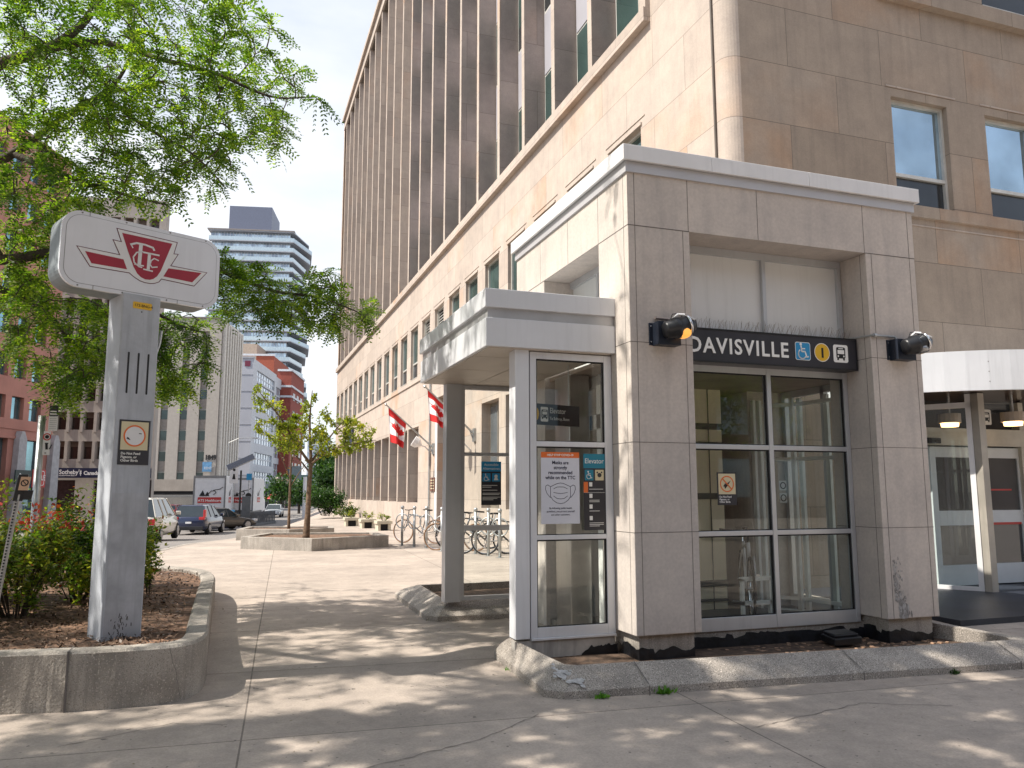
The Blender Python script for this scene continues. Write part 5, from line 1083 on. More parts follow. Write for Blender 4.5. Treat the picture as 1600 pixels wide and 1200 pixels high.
youngtree((1.87, Yt, .3), (PX((478, 842, 0), (481, 800, 0), (483, 760, 0), (486, 722, 0)), [.095, .068, .058, .048]),
 [(PX((486, 722, 0), (484, 660, .1), (488, 610, .1)), [.045, .028, .01]), (PX((485, 725, 0), (460, 690, -.2), (440, 655, -.4), (415, 625, -.5), (404, 610, -.5)), [.04, .03, .022, .014, .006]), (PX((486, 722, 0), (510, 690, .3), (530, 665, .6), (545, 650, .7)), [.035, .026, .014, .006]), (PX((486, 725, 0), (515, 705, -.3), (545, 695, -.6), (588, 688, -.9)), [.03, .022, .014, .006]), (PX((485, 740, 0), (462, 712, .5), (430, 690, .9)), [.026, .018, .006])],
 [([(400, 600), (430, 600), (450, 650), (470, 640), (480, 605), (500, 605), (520, 650), (500, 700), (430, 710), (395, 665), (385, 650)], 85), ([(430, 640), (470, 650), (475, 715), (425, 700)], 26), ([(490, 650), (560, 650), (600, 680), (580, 705), (510, 712), (480, 700)], 60), ([(590, 685), (600, 690), (560, 705), (500, 720), (510, 690)], 26)],
 0, LEAFY, 'leafy yellow-green young tree in the nearer plaza planter', (20.3, 22.3), 27, .085, 0)
Y2 = 26.1
youngtree((1.76, Y2, .3), (PX((451, 826, 4.8), (452, 790, 4.8), (454, 740, 4.8), (456, 690, 4.8), (457, 650, 4.8)), [.05, .038, .032, .024, .014]),
 [(PX((454, 750, 4.8), (440, 715, 4.6), (428, 690, 4.5)), [.02, .014, .005]), (PX((454, 760, 4.8), (470, 735, 5), (482, 720, 5)), [.018, .012, .005]), (PX((455, 720, 4.8), (470, 690, 5), (478, 665, 5)), [.02, .012, .005])],
 [([(425, 640), (480, 640), (485, 740), (440, 760), (425, 700)], 36)], 0, leafmat('sparse_red_leaf', (.22, .12, .03), (.30, .2, .04), (.35, .10, .04), .4), 'thin nearly bare young tree with reddish twigs in the farther planter', (25.6, 26.8), 2.2, .06, 0)
# bushes by the building
shrub(tuple(onY(508, 806, 46)), 1.35, 1.7, 5000, 71, 'big round green bush at the foot of the limestone wall', (LEAFG,), leaf=.16, group=None, stems=40, name='bush', cat='bush')
shrub(tuple(onY(541, 808, 42)), .8, .6, 900, 72, 'low pale green plants right of the big round bush', (LEAF2,), leaf=.14, group=None, stems=14, name='bush', cat='bush')
for i, (x, lab) in enumerate(((549, 'pale concrete trough nearest the big round bush'), (574, 'middle pale concrete trough along the limestone wall'), (599, 'pale concrete trough nearest the bicycle stands'))):
    a, b = onZ(x-9, 819, .09), onZ(x+10, 820, .09); t = thing('planter_trough', (a.x, a.y, .09), lab, 'planter', 'concrete troughs along the limestone wall')
    y = (34.8-i*2.2); x0 = onY(x-10, 818, y).x; x1 = onY(x+10, 818, y).x; m = MB(); m.box(x0, x0+.1, y-.25, y+.35, .05, .34); m.box(x1-.1, x1, y-.25, y+.35, .05, .34); m.box(x0-.05, x1+.05, y-.3, y+.4, .34, .46); m.build('trough', M('pale_concrete', (.50, .46, .36), .8, streak=.2), t, bevel=.01)
    m = MB(); m.box(x0+.1, x1-.1, y-.1, y+.3, .05, .34); m.build('painted_gap_shadow', DARK, t)  # dark block fills the gap, standing in for shadow under the trough
    shrub((x0+.25, y, .46), .3, .32, 160, 80+i, ('sparse dry plant in the trough nearest the big bush', 'tall dry plant in the middle trough', 'thin plant in the trough nearest the bicycle stands')[i], (LEAFY,), leaf=.09, group=None, stems=9, name='trough_plant', cat='plant')
# ================================================================== bicycles and stands
FRM = [M('bike_grey', (.16, .16, .17), .35, .3), M('bike_dark', (.03, .03, .035), .35, .3), M('bike_white', (.6, .6, .6), .3, .1)]
TAN = M('tan_tyre', (.22, .12, .06), .7)
def bicycle(loc, rz, label, fmat, tyre, group='bicycles at the stands', tilt=0):
    t = thing('bicycle', loc, label, 'bicycle', group, rz); R = .335; wb = .52
    for x in (-wb, wb):
        m = MB(); m.ring((x, 0, R), (0, 1, 0), R-.016, .016, 32, 6); w = m.build('wheel', tyre, t, local=True, smooth=True); w.name = 'wheel'
        m = MB(); m.ring((x, 0, R), (0, 1, 0), R-.038, .008, 28, 4); m.tube([(x, -.04, R), (x, .04, R)], .016, 8)
        for k in range(14): a = 2*math.pi*k/14; m.tube([(x, (.02 if k % 2 else -.02), R), (x+(R-.04)*math.cos(a), 0, R+(R-.04)*math.sin(a))], .0018, 3, cap=False)
        m.build('rim', CHR, w, local=True)
    bb = Vector((-.08, 0, .28)); st = Vector((-.22, 0, .78)); hd = Vector((.36, 0, .80)); hb = Vector((.40, 0, .66)); m = MB()
    for a, b, r in ((bb, st, .016), (bb, hb, .019), (st+Vector((.03, 0, -.05)), hd, .016), (hd, hb, .02)): m.tube([a, b], r, 8)
    for y in (-.05, .05): m.tube([bb+Vector((0, y*.5, 0)), (-wb, y, R)], .009, 6); m.tube([st+Vector((.02, y*.3, -.08)), (-wb, y, R)], .008, 6); m.tube([hb+Vector((0, y, 0)), Vector((.46, y, .5)), (wb, y, R)], .012, 6)
    m.build('frame', fmat, t, local=True, smooth=True)
    m = MB(); m.tube([st, st+Vector((-.03, 0, .14))], .012, 8); m.build('seat_post', CHR, t, local=True)
    m = MB(); m.add([(-.38, -.075, .94), (-.38, .075, .94), (-.24, .05, .95), (-.10, .018, .945), (-.10, -.018, .945), (-.24, -.05, .95), (-.38, -.06, .90), (-.38, .06, .90), (-.12, .01, .92), (-.12, -.01, .92)], [(0, 1, 2, 3, 4, 5), (0, 6, 7, 1), (1, 7, 8, 3, 2), (5, 4, 9, 6, 0), (3, 8, 9, 4), (6, 9, 8, 7)]); m.build('saddle', BLK, t, local=True)
    m = MB(); m.tube([hd, hd+Vector((-.02, 0, .12))], .012, 8); m.tube([(.30, -.29, .94), (.36, -.16, .93), (.37, 0, .92), (.36, .16, .93), (.30, .29, .94)], .012, 8); m.build('handlebar', BLK, t, local=True)
    m = MB(); m.ring(bb+Vector((0, .04, 0)), (0, 1, 0), .08, .007, 18, 4); m.tube([bb+Vector((0, -.07, 0)), bb+Vector((.10, -.08, -.13))], .009, 6); m.tube([bb+Vector((0, .07, 0)), bb+Vector((-.10, .08, .13))], .009, 6)
    for s in (-1, 1): m.box(bb.x+s*-.10-.04, bb.x+s*-.10+.04, s*.08, s*.16, bb.z+s*.13-.01, bb.z+s*.13+.01)
    m.tube([bb+Vector((0, .045, .08)), (-wb, .045, R+.04)], .004, 4); m.tube([bb+Vector((0, .045, -.08)), (-wb, .045, R-.04)], .004, 4); m.build('crankset', CHR, t, local=True); t.rotation_euler = (tilt, 0, rz); return t
def bikestand(loc, rz, label):
    t = thing('bike_stand', loc, label, 'bike stand', 'post and ring bike stands', rz); m = MB(); m.tube([(0, 0, 0), (0, 0, .98)], .034, 12); m.rev([(.034, 0), (.046, .01), (.046, .06), (.02, .085), (.0, .09)], (0, 0, .98), (0, 0, 1), 14); m.build('post', STEEL, t, local=True, smooth=True)
    m = MB(); m.ring((0, 0, .66), (1, 0, 0), .19, .016, 28, 8); m.build('ring', STEEL, t, local=True, smooth=True); m = MB(); m.rev([(.09, 0), (.09, .012), (.034, .02)], (0, 0, 0), (0, 0, 1), 14); m.build('base_plate', STEEL, t, local=True); return t
sp = [(781, 872, 'bike stand post nearest the viewer, seen through the shelter'), (763, 869, 'bike stand holding the grey bicycle in the middle of the rear shelter opening'), (743, 866, 'bike stand left of the grey bicycle in the shelter opening'), (690, 862, 'bike stand beside the shelter rear post on its left'), (666, 857, 'third bike stand from the left end of the row'), (647, 855, 'second bike stand from the left end of the row'), (628, 853, 'bike stand at the far left end of the row')]
s0 = None
for px, py, lab in sp:
    p = onZ(px, py, .09)
    if s0 is None: s0 = bikestand(tuple(p), .9, lab)
    else: dup(s0, tuple(p), .9+.1*math.sin(px), lab)
bk = bicycle(tuple(onZ(757, 866, .09)), 2.75, 'grey bicycle with a raised handlebar locked in the middle of the shelter opening', FRM[0], RUB)
for px, py, rz, lab, fm, ty in ((712, 861, 2.5, 'bicycle with tan tyres half hidden by the rear shelter post', FRM[1], TAN), (793, 868, 2.6, 'dark bicycle partly hidden behind the front shelter post', FRM[1], RUB), (655, 849, 2.4, 'bicycle with tan tyres at the far left of the row of stands', FRM[0], TAN), (733, 858, 2.9, 'bicycle leaning behind the grey one at the stands', FRM[1], RUB)):
    b = dup(bk, tuple(onZ(px, py, .09)), rz, lab)
    for c in b.children:
        if c.name.startswith('frame'): c.data = c.data.copy(); c.data.materials[0] = fm
        if c.name.startswith('wheel'): c.data = c.data.copy(); c.data.materials[0] = ty
b = bicycle((lx(1160, 7.75), 7.75, .16), rad(-120), 'dark bicycle with a pale fork standing end-on behind the left lobby window', FRM[2], RUB, None)

# ================================================================== vehicles
CGL = M('car_glass', (.03, .04, .045), .06, .1, spec=.8, var=.05)
def car(loc, rz, label, paint, kind='suv', cat='car', group='vehicles in the street', tail=True):
    """x forward; lofted body, separate glasshouse, wheels, lamps"""
    Ln, Wd, Hh = {'suv': (4.6, 1.86, 1.68), 'van': (5.1, 2.0, 1.76), 'sedan': (4.7, 1.82, 1.45)}[kind]; h = Wd/2; t = thing('car' if kind != 'van' else 'minivan', loc, label, cat, group, rz)
    PT = paint; m = MB()
    zb = {'suv': 1.02, 'van': 1.05, 'sedan': .90}[kind]; hood = {'suv': 1.02, 'van': 1.0, 'sedan': .80}[kind]
    ws = {'suv': .95, 'van': 1.35, 'sedan': .85}[kind]      # base of windscreen, x
    xs = [(-Ln/2, .45, zb*.86, h*.80), (-Ln/2+.06, .32, zb*.97, h*.93), (-Ln/2+.35, .27, zb, h*.99), (-1.0, .24, zb, h), (0, .24, zb*.985, h), (ws-.1, .24, zb*.97, h), (ws+.3, .24, (zb+hood)/2*.96, h*.99), (Ln/2-.5, .25, hood*.86, h*.95), (Ln/2-.12, .28, hood*.72, h*.84), (Ln/2, .36, hood*.56, h*.68)]
    V = []
    for x, zl, zh, w in xs:
        V += [(x, -w*.88, zl), (x, -w, zl+.14), (x, -w*1.005, zl+(zh-zl)*.6), (x, -w*.955, zh-.02), (x, -w*.5, zh+.035), (x, w*.5, zh+.035), (x, w*.955, zh-.02), (x, w*1.005, zl+(zh-zl)*.6), (x, w, zl+.14), (x, w*.88, zl)]
    k = 10; F = [(i*k+j, i*k+(j+1) % k, (i+1)*k+(j+1) % k, (i+1)*k+j) for i in range(len(xs)-1) for j in range(k)]+[tuple(range(k))[::-1], tuple(range((len(xs)-1)*k, len(xs)*k))]
    m.add(V, F); b = m.build('body', PT, t, local=True, smooth=True, bevel=.02)
    rf = {'suv': (-Ln/2+.42, -.1*0+.05, -Ln/2+.12, ws), 'van': (-Ln/2+.30, .35, -Ln/2+.08, ws), 'sedan': (-1.15, .05, -1.75, ws)}[kind]; xr, xf, xb, xw = rf; w0, w1 = h*.94, h*.74
    m = MB(); zt = Hh-.05
    lo = [(xb, -w0, zb-.03), (xw, -w0, zb-.03), (xw, w0, zb-.03), (xb, w0, zb-.03)]; hi = [(xr, -w1, zt), (xf, -w1, zt), (xf, w1, zt), (xr, w1, zt)]
    m.add(lo+hi, [(0, 1, 5, 4), (1, 2, 6, 5), (2, 3, 7, 6), (3, 0, 4, 7)]); m.build('glass', CGL, t, local=True)
    m = MB(); m.add([(xr-.03, -w1-.01, zt-.02), (xf+.03, -w1-.01, zt-.02), (xf+.03, w1+.01, zt-.02), (xr-.03, w1+.01, zt-.02), (xr+.1, -w1*.85, Hh), (xf-.1, -w1*.85, Hh), (xf-.1, w1*.85, Hh), (xr+.1, w1*.85, Hh)], [(0, 3, 2, 1), (4, 5, 6, 7), (0, 1, 5, 4), (1, 2, 6, 5), (2, 3, 7, 6), (3, 0, 4, 7)]); r = m.build('roof', PT, t, local=True, bevel=.02)
    m = MB()
    for s in (-1, 1):
        for (xa, xc) in ((xb, xr), ((xb+xw)/2-.45, (xr+xf)/2-.38), ((xb+xw)/2+.45, (xr+xf)/2+.42), (xw, xf)): m.tube([(xa, s*w0, zb-.03), (xc, s*(w1+.005), zt)], .024, 5)
    m.build('window_pillar', PT if kind != 'van' else PT, t, local=True)
    for x in (-Ln/2+.85, Ln/2-.92):
        for s in (-1, 1):
            m = MB(); m.rev([(.0, -.02), (.30, -.0), (.345, .03), (.345, .2), (.30, .225), (.0, .225)], (x, s*(h+.02), .345), (0, -s, 0), 22); w = m.build('wheel', RUB, t, local=True)
            m = MB(); m.rev([(.0, -.03), (.21, -.025), (.215, .0)], (x, s*(h+.025), .345), (0, -s, 0), 16); m.build('rim', M('wheel_rim', (.30, .30, .31), .35, .7) if 'wheel_rim' not in bpy.data.materials else bpy.data.materials['wheel_rim'], w, local=True)
    for s in (-1, 1):
        m = MB(); 
        if kind == 'suv': m.box(-Ln/2-.02, -Ln/2+.12, s*h*.95, s*h*.60, .86, 1.02); m.box(-Ln/2-.01, -Ln/2+.22, s*h*.985, s*h*.84, 1.0, 1.42)
        else: m.box(-Ln/2-.01, -Ln/2+.12, s*h*.94, s*h*.70, .72, .95)
        m.build('tail_light', bpy.data.materials.get('tail_lens') or M('tail_lens', (.45, .015, .02), .2, coat=.5), t, local=True, bevel=.02)
        m = MB(); m.box(Ln/2-.3, Ln/2-.06, s*h*.88, s*h*.5, .55, .70); m.build('headlight', bpy.data.materials.get('head_lens') or M('head_lens', (.6, .6, .62), .15), t, local=True, bevel=.03)
        m = MB(); m.box(xw-.35, xw-.15, s*(h+.02), s*(h+.2), zb-.02, zb+.14); m.build('mirror', PT, t, local=True, bevel=.03)
    m = MB(); m.box(-Ln/2-.03, -Ln/2+.05, -h*.86, h*.86, .30, .50); m.box(Ln/2-.2, Ln/2+.01, -h*.6, h*.6, .25, .42); m.build('bumper', BLK, t, local=True, bevel=.03)
    m = MB(); m.box(-Ln/2-.035, -Ln/2+.0, -.16, .16, .66, .76); m.build('licence_plate', WHT, t, local=True)
    return t
def gz_at(x, y): return gz(x, y)-.02
def paint(name, c, mt=.3): return M(name, c, .28, mt, var=.04, coat=.8)
def put(px, Y): p = onY(px, 800, Y); return (p.x, Y, gz_at(p.x, Y))
car(put(226, 36.5), rad(83), 'white minivan half hidden behind the transit sign pylon', paint('white_paint', (.62, .60, .55), 0), 'van', 'van')
car(put(314, 51), rad(76), 'dark blue sport utility vehicle waiting behind the white van', paint('navy_paint', (.012, .02, .06)), 'suv')
car(put(266, 60), rad(82), 'red car showing beyond the dark blue vehicle and the white van', paint('red_paint', (.32, .02, .025)), 'suv')
car(put(345, 56), rad(35), 'dark bronze car turning ahead of the dark blue vehicle', paint('bronze_paint', (.055, .045, .035)), 'sedan')
car(put(428, 96), rad(262), 'silver car facing the viewer far down the street', paint('silver_paint', (.55, .57, .60), .2), 'sedan')
car(put(392, 92), rad(80), 'small cream car just left of the far silver car', paint('cream_paint', (.45, .38, .28), .1), 'sedan')
def truck(loc, rz, label, side=False):
    t = thing('box_truck', loc, label, 'truck', 'box trucks', rz); m = MB(); m.box(-4, 2.2, -1.22, 1.22, 1.0, 3.9); m.build('cargo_box', WHT, t, local=True, bevel=.04)
    m = MB(); m.box(2.35, 4.1, -1.1, 1.1, .6, 2.0); m.add([(2.35, -1.05, 2.0), (3.9, -1.05, 2.0), (3.9, 1.05, 2.0), (2.35, 1.05, 2.0), (2.35, -1, 2.8), (3.3, -1, 2.8), (3.3, 1, 2.8), (2.35, 1, 2.8)], [(4, 5, 6, 7), (0, 1, 5, 4), (1, 2, 6, 5), (2, 3, 7, 6), (3, 0, 4, 7)]); m.build('cab', WHT, t, local=True, bevel=.05)
    m = MB(); m.box(-4.03, -4.0, -1.2, 1.2, 1.0, 1.12); m.box(-4.04, -4.0, -1.22, -1.1, 1, 3.9); m.box(-4.04, -4.0, 1.1, 1.22, 1, 3.9); m.box(-4.04, -4.0, -1.1, 1.1, 3.72, 3.9); m.box(-3.9, 3.9, -1.0, 1.0, .62, .98); m.build('chassis', M('truck_grey', (.22, .22, .22), .5), t, local=True)
    for x in (-2.6, 3.2):
        for s in (-1, 1): m = MB(); m.rev([(.0, 0), (.44, 0), (.46, .05), (.46, .28), (.0, .3)], (x, s*1.2, .46), (0, -s, 0), 18); m.build('wheel', RUB, t, local=True)
    for fr in (frame((-4.045, 0, 0), (0, -1, 0), (0, 0, 1)), frame((-1, -1.225, 0), (1, 0, 0), (0, 0, 1))):
        m = MB(); m.prism([(-.85, 1.75), (.9, 1.75), (.9, 2.2), (-.85, 2.2)], fr, 0, .006, 0)
        m.prism([(-.75, 2.3), (-.5, 2.75), (-.3, 2.3)], fr, 0, .006, 1); m.prism([(-.35, 2.3), (-.15, 2.65), (0, 2.3)], fr, 0, .006, 1); stroke(m, fr, [(-.1, 2.45), (.15, 2.7), (.4, 2.7), (.5, 2.55), (.3, 2.4)], .05, 0, .006, 1); stroke(m, fr, [(.3, 2.75), (.8, 2.85), (1.0, 3.0)], .05, 0, .006, 1)
        o = m.build('logo', [REDG, DARK], t, local=True); text('ATS Healthcare', 'lettering', .27, fr, -.82, 1.86, WH, o, h=.008, local=True, bold=.004)
    return t
truck(put(336, 72), rad(84), 'white box truck seen square from behind with a red banner across its doors')
truck(put(384, 78), rad(80), 'white box truck standing farther right behind the bike share kiosk')

# street furniture far down the plaza
t = thing('solar_kiosk', put(374, 62), 'bike share kiosk with a tilted solar panel on a black post', 'kiosk'); x, y, z = t.location
m = MB(); m.tube([(x, y, z), (x, y, onY(374, 735, 62).z)], .07, 8); m.build('post', BLK, t)
m = MB(); zt = onY(374, 735, 62).z; fr = frame((x-.9, y, zt-.05), (.86, 0, .42), (-.2, .75, .45)); m.box(0, 2.1, 0, .8, -.03, .03, 0, fr); m.box(.04, 2.06, .04, .76, .03, .04, 1, fr); m.build('solar_panel', [STEEL, M('solar_cell', (.02, .025, .05), .2)], t)
m = MB(); m.box(x+.15, x+.75, y-.2, y+.2, z, z+2.2); m.build('cabinet', M('kiosk_grey', (.10, .11, .12), .4), t, bevel=.03)
t = thing('street_sign', put(363, 64), 'white pedestrian sign left of the tilted solar panel', 'sign'); x, y, z = t.location; zt = onY(365, 728, 64).z
m = MB(); m.tube([(x, y, z), (x, y, zt)], .04, 6); m.build('post', STEEL, t); m = MB(); m.box(x-.3, x+.3, y-.06, y-.04, zt-1.3, zt); m.build('panel', WHT, t); m = MB(); fr = XZ(y-.061); m.prism(disc(x, zt-.3, .1, 10), fr, 0, .01); m.prism([(x-.12, zt-1.0), (x+.12, zt-1.0), (x+.05, zt-.6), (x-.05, zt-.6)], fr, 0, .01); m.build('pictogram', BLK, t)
t = thing('street_sign', put(387, 66), 'thin post with a round dark sign and a blue plate right of the kiosk', 'sign'); x, y, z = t.location; zt = onY(387, 742, 66).z
m = MB(); m.tube([(x, y, z), (x, y, zt)], .05, 6); m.build('post', STEEL, t); m = MB(); m.prism(disc(x, zt-1.6, .22, 16), XZ(y-.06), 0, .02); m.build('round_plate', BLK, t); m = MB(); m.box(x-.2, x+.2, y-.08, y-.06, zt-.4, zt+.1); m.build('plate', BLU, t)
t = thing('litter_bin', put(357, 60), 'blue and dark bin left of the bike share kiosk', 'bin'); x, y, z = t.location; m = MB(); m.box(x-.4, x+.4, y-.3, y+.3, z, z+1.1); m.build('bin', NAVY, t, bevel=.05); m = MB(); m.box(x-.42, x+.42, y-.32, y+.32, z+1.1, z+1.25); m.build('lid', BLU, t, bevel=.05)
t = thing('bike_share_dock', put(410, 66), 'long row of grey bike share docks beyond the planters', 'bike dock'); m = MB()
for i in range(17):
    q = onY(390+i*2.4, 810, 62+i*.55); zz = gz_at(q.x, q.y); m.box(q.x-.05, q.x+.05, q.y-.1, q.y+.1, zz, zz+1.0); m.box(q.x-.09, q.x+.09, q.y-.12, q.y+.12, zz+.8, zz+1.05)
a = onY(388, 810, 61.6); b_ = onY(430, 810, 71.4); m.tube([(a.x, a.y, gz_at(a.x, a.y)+.1), (b_.x, b_.y, gz_at(b_.x, b_.y)+.1)], .12, 4); m.build('dock', M('dock_grey', (.14, .15, .16), .5), t)
t = thing('parasol', put(428, 105), 'small red parasol beside the far silver car', 'parasol'); x, y, z = t.location; m = MB(); m.rev([(1.3, 0), (1.2, .1), (.0, .9)], (x, y, z+2.0), (0, 0, 1), 8); m.build('canopy', REDG, t); MB().tube([(x, y, z), (x, y, z+2.2)], .04, 6).build('pole', STEEL, t)
def lamp_post(px, Y, ytop, lab, arm=-1):
    p = put(px, Y); zt = onY(px, ytop, Y).z; t = thing('street_lamp', p, lab, 'street lamp', 'street lamps'); m = MB(); m.tube([p, (p[0], Y, zt)], [.09, .05], 8); m.tube([(p[0], Y, zt), (p[0]+arm*1.0, Y, zt+.5), (p[0]+arm*2.4, Y, zt+.6)], .04, 6); m.build('pole', STEEL, t); m = MB(); m.box(p[0]+arm*2.9, p[0]+arm*2.3, Y-.12, Y+.12, zt+.5, zt+.65); m.build('lamp_head', STEEL, t, bevel=.04); return t
lamp_post(352, 88, 692, 'street lamp with a long arm crossing in front of the grey building', 1)
t = thing('utility_pole', put(475, 75), 'white round pole standing behind the young tree trunk', 'pole'); x, y, z = t.location; m = MB(); m.tube([(x, y, z), (x, y, onY(475, 745, 75).z)], .16, 10); m.build('pole', WHT, t)

# ================================================================== buildings across the street
def bldg(px, Y, rz, label, cat='building', name='office_block'):
    """local frame: origin at the near right corner, -x runs along the front to the left, +y goes back along the street side"""
    p = onY(px, 770, Y); t = thing(name, (p.x, p.y, -1.5), label, cat, None, rz); return t, p
def loc_z(py, Y, px=300): return onY(px, py, Y).z+1.5
ST = rad(-7)
CONCB = M('precast_concrete', (.36, .32, .285), .85, var=.12, vs=.6, streak=.15); CONCD = M('precast_dark', (.20, .18, .165), .85, var=.1)
def grid(t, x0, x1, nx, z0, zs, nz, wfrac, hz, hoff, wall_y, gmat, fmat, side=False, name='window', depth=.25):
    pw_ = (x1-x0)/nx
    for i in range(nx):
        for j in range(nz):
            a = x0+pw_*(i+.5-wfrac/2); b = a+pw_*wfrac; c = z0+zs*j+hoff; d = c+hz; m = MB(); g = .06
            if side: m.box(wall_y, wall_y+.02, a, b, c, d, 0); 
            else: m.box(a, b, wall_y-.02, wall_y, c, d, 0)
            m.build(name, [gmat], t, local=True)
# salmon building
SAL = M('salmon_cladding', (.44, .20, .155), .8, var=.1, vs=.5, streak=.1)
Z = -1.3
t = thing('office_block', (onY(74, 770, 80).x, 80, Z), 'salmon pink office building with blue glass windows and tapered grey piers at the far left', 'building', None, rad(0))
e = Vector((-math.sin(rad(19.7)), -math.cos(rad(19.7)), 0)); O = Vector(t.location); back = Vector((-math.cos(rad(19.7)), math.sin(rad(19.7)), 0))
def SF(a, b, h=0): return Vector((O.x, O.y, 0))+e*a+Vector((0, 0, b))-back*h      # a runs towards the viewer along the facade, h outwards
def salz(px, py):     # point on the facade plane from a pixel
    d = ray(px, py); n = back; k = (O-CP).dot(n)/d.dot(n); q = CP+d*k; return ((q-Vector((O.x, O.y, 0))).dot(e), q.z)
zz = [salz(60, y)[1] for y in (590, 545)]
a_w = [salz(x, 600)[0] for x in (67, 49, 40, 23, 15)]
m = MB(); holes = []; rows = []
z1b, z1t = salz(60, 660)[1], salz(60, 626)[1]; z2b, z2t = salz(63, 599)[1], salz(63, 566)[1]; st_ = z2b-z1b; pa = a_w[2]-a_w[0]; wa = a_w[1]-a_w[0]
for i in range(9):
    for j in range(7):
        holes.append((a_w[0]+pa*i, a_w[0]+pa*i+wa, z1b+st_*j, z1b+st_*j+(z1t-z1b)))
gb, gt = -1.0, salz(60, 690)[1]
for i in range(5): holes.append((1.2+(pa*2)*i, 1.2+pa*2*i+pa*1.55, gb, gt))
L_ = a_w[0]+pa*9.4; HT = z1b+st_*7.2
holewall(m, SF, 0, L_, Z, HT, holes, .5)
m.add([SF(0, Z), SF(0, HT), SF(0, HT, -14), SF(0, Z, -14)], [(0, 1, 2, 3)]); m.add([SF(0, HT), SF(L_, HT), SF(L_, HT, -14), SF(0, HT, -14)], [(0, 1, 2, 3)]); m.add([SF(L_, Z), SF(L_, HT), SF(L_, HT, -14), SF(L_, Z, -14)], [(0, 1, 2, 3)]); m.build('wall', SAL, t)
BG = wing('teal_office_glass', (.22, .38, .44), .05, .8)
for h in holes:
    m = MB(); m.add([SF(h[0], h[2], -.4), SF(h[1], h[2], -.4), SF(h[1], h[3], -.4), SF(h[0], h[3], -.4)], [(0, 1, 2, 3)]); w = m.build('window', BG, t)
    mid = (h[0]+h[1])/2; m = MB(); m.box(mid-.05, mid+.05, h[2], h[3], -.4, -.32, 0, SF) if h[2] == gb else m.box(h[0]-.0, h[0]+.1, h[2], h[3], -.4, -.3, 0, SF); m.build('frame', WFD, w)
PR = M('grey_granite', (.40, .39, .40), .7, streak=.1)
for i in range(6):
    a = .3+pa*2*i-.4; zt = salz(12, 672)[1]; m = MB(); m.prism([(a-.55, Z), (a+.75, Z), (a+.55, gt), (a+.28, zt), (a-.08, zt), (a-.45, gt)], SF, .02, .5); m.build('pier', PR, t)
m = MB(); m.box(0, L_, gt+.02, gt+.25, 0, .12, 0, SF); m.box(0, L_, gt+.8, gt+.92, 0, .08, 0, SF); m.build('string_course', SAL, t)
sgn = thing('shop_sign', SF(2, 2, .6), 'dark and red shop sign board at the foot of the salmon building', 'sign')
(a0, z0), (a1, z1_) = salz(57, 757), salz(13, 734); m = MB(); m.box(a0-.1, a1, z0, z1_, .52, .62, 0, SF); o = m.build('board', M('dark_green_board', (.03, .05, .045), .5), sgn)
fr = lambda a, b, h=0: SF(a1-a, b, .62+h); w_ = a1-a0
m = MB(); m.prism([(w_*.56, z0-.25), (w_+.1, z0-.25), (w_+.1, z1_+.1), (w_*.56, z1_+.1)], fr, 0, .05, 0); m.prism(rrect(w_*.6, w_*.98, z0-.1, z1_, .2), fr, .05, .06, 1); m.prism(rrect(w_*.62, w_*.96, z0-.05, z1_-.05, .18), fr, .06, .07, 0)
m.prism([(w_*.08, z0+.25), (w_*.2, z0+.3), (w_*.2, z1_-.4), (w_*.14, z1_-.25), (w_*.08, z1_-.5)], fr, .0, .03, 1); stroke(m, fr, [(w_*.22, z1_-.5), (w_*.35, z1_-.6), (w_*.5, z1_-.65)], .12, 0, .03, 2); m.build('emblem', [REDG, WH, LEAFG], sgn); text('VALUE', 'lettering', .62, fr, w_*.635, z0+.35, WH, sgn, h=.08, sx=.8, bold=.01)
# brown-windowed concrete building with the navy fascia
def facade_bldg(pr, Y, rz, label, wallm): 
    p = onY(pr, 770, Y); t = thing('office_block', (p.x, Y, -1.5), label, 'building', None, rz)
    u = Vector((math.cos(rz), math.sin(rz), 0)); vb = Vector((-math.sin(rz), math.cos(rz), 0)); O = Vector((p.x, Y, 0))
    FF = lambda a, b, h=0: O-u*a+Vector((0, 0, b))-vb*h          # front, a to the left
    SS = lambda a, b, h=0: O+vb*a+Vector((0, 0, b))+u*h          # street side, a backwards
    def pf(px, py): d = ray(px, py); k = (O-CP).dot(vb)/d.dot(vb); q = CP+d*k; return ((O-q).dot(u), q.z)
    def ps(px, py): d = ray(px, py); k = (O-CP).dot(u)/d.dot(u); q = CP+d*k; return ((q-O).dot(vb), q.z)
    return t, FF, SS, pf, ps
def shell(t, FF, SS, w, dp, z1, hf, hs, mat, depth=.3, smat=None):
    m = MB(); holewall(m, FF, 0, w, -1.5, z1, hf, depth); holewall(m, SS, 0, dp, -1.5, z1, hs, depth, 1, 1); c = [FF(0, z1), FF(w, z1), FF(w, z1)+(SS(dp, 0)-SS(0, 0)), SS(dp, z1)]
    m.add(c, [(0, 1, 2, 3)]); m.add([FF(w, -1.5), FF(w, z1), c[2], c[2]+Vector((0, 0, -1.5-z1))], [(0, 1, 2, 3)]); m.build('wall', [mat, smat or mat], t)
def panes(t, fr, holes, d, mat, fm=None, hf=.0, name='window'):
    for h in holes:
        m = MB(); m.add([fr(h[0], h[2], -d), fr(h[1], h[2], -d), fr(h[1], h[3], -d), fr(h[0], h[3], -d)], [(0, 1, 2, 3)]); w = m.build(name, mat, t)
        if hf: m = MB(); m.box(h[0], h[1], h[3]-hf*(h[3]-h[2]), h[3], -d+.01, -d+.06, 0, fr); m.build('blind', fm or WFD, w)
t, FF, SS, pf, ps = facade_bldg(235, 92, rad(-5), 'grey-brown concrete office building with rows of dark brown windows above a navy fascia', CONCB)
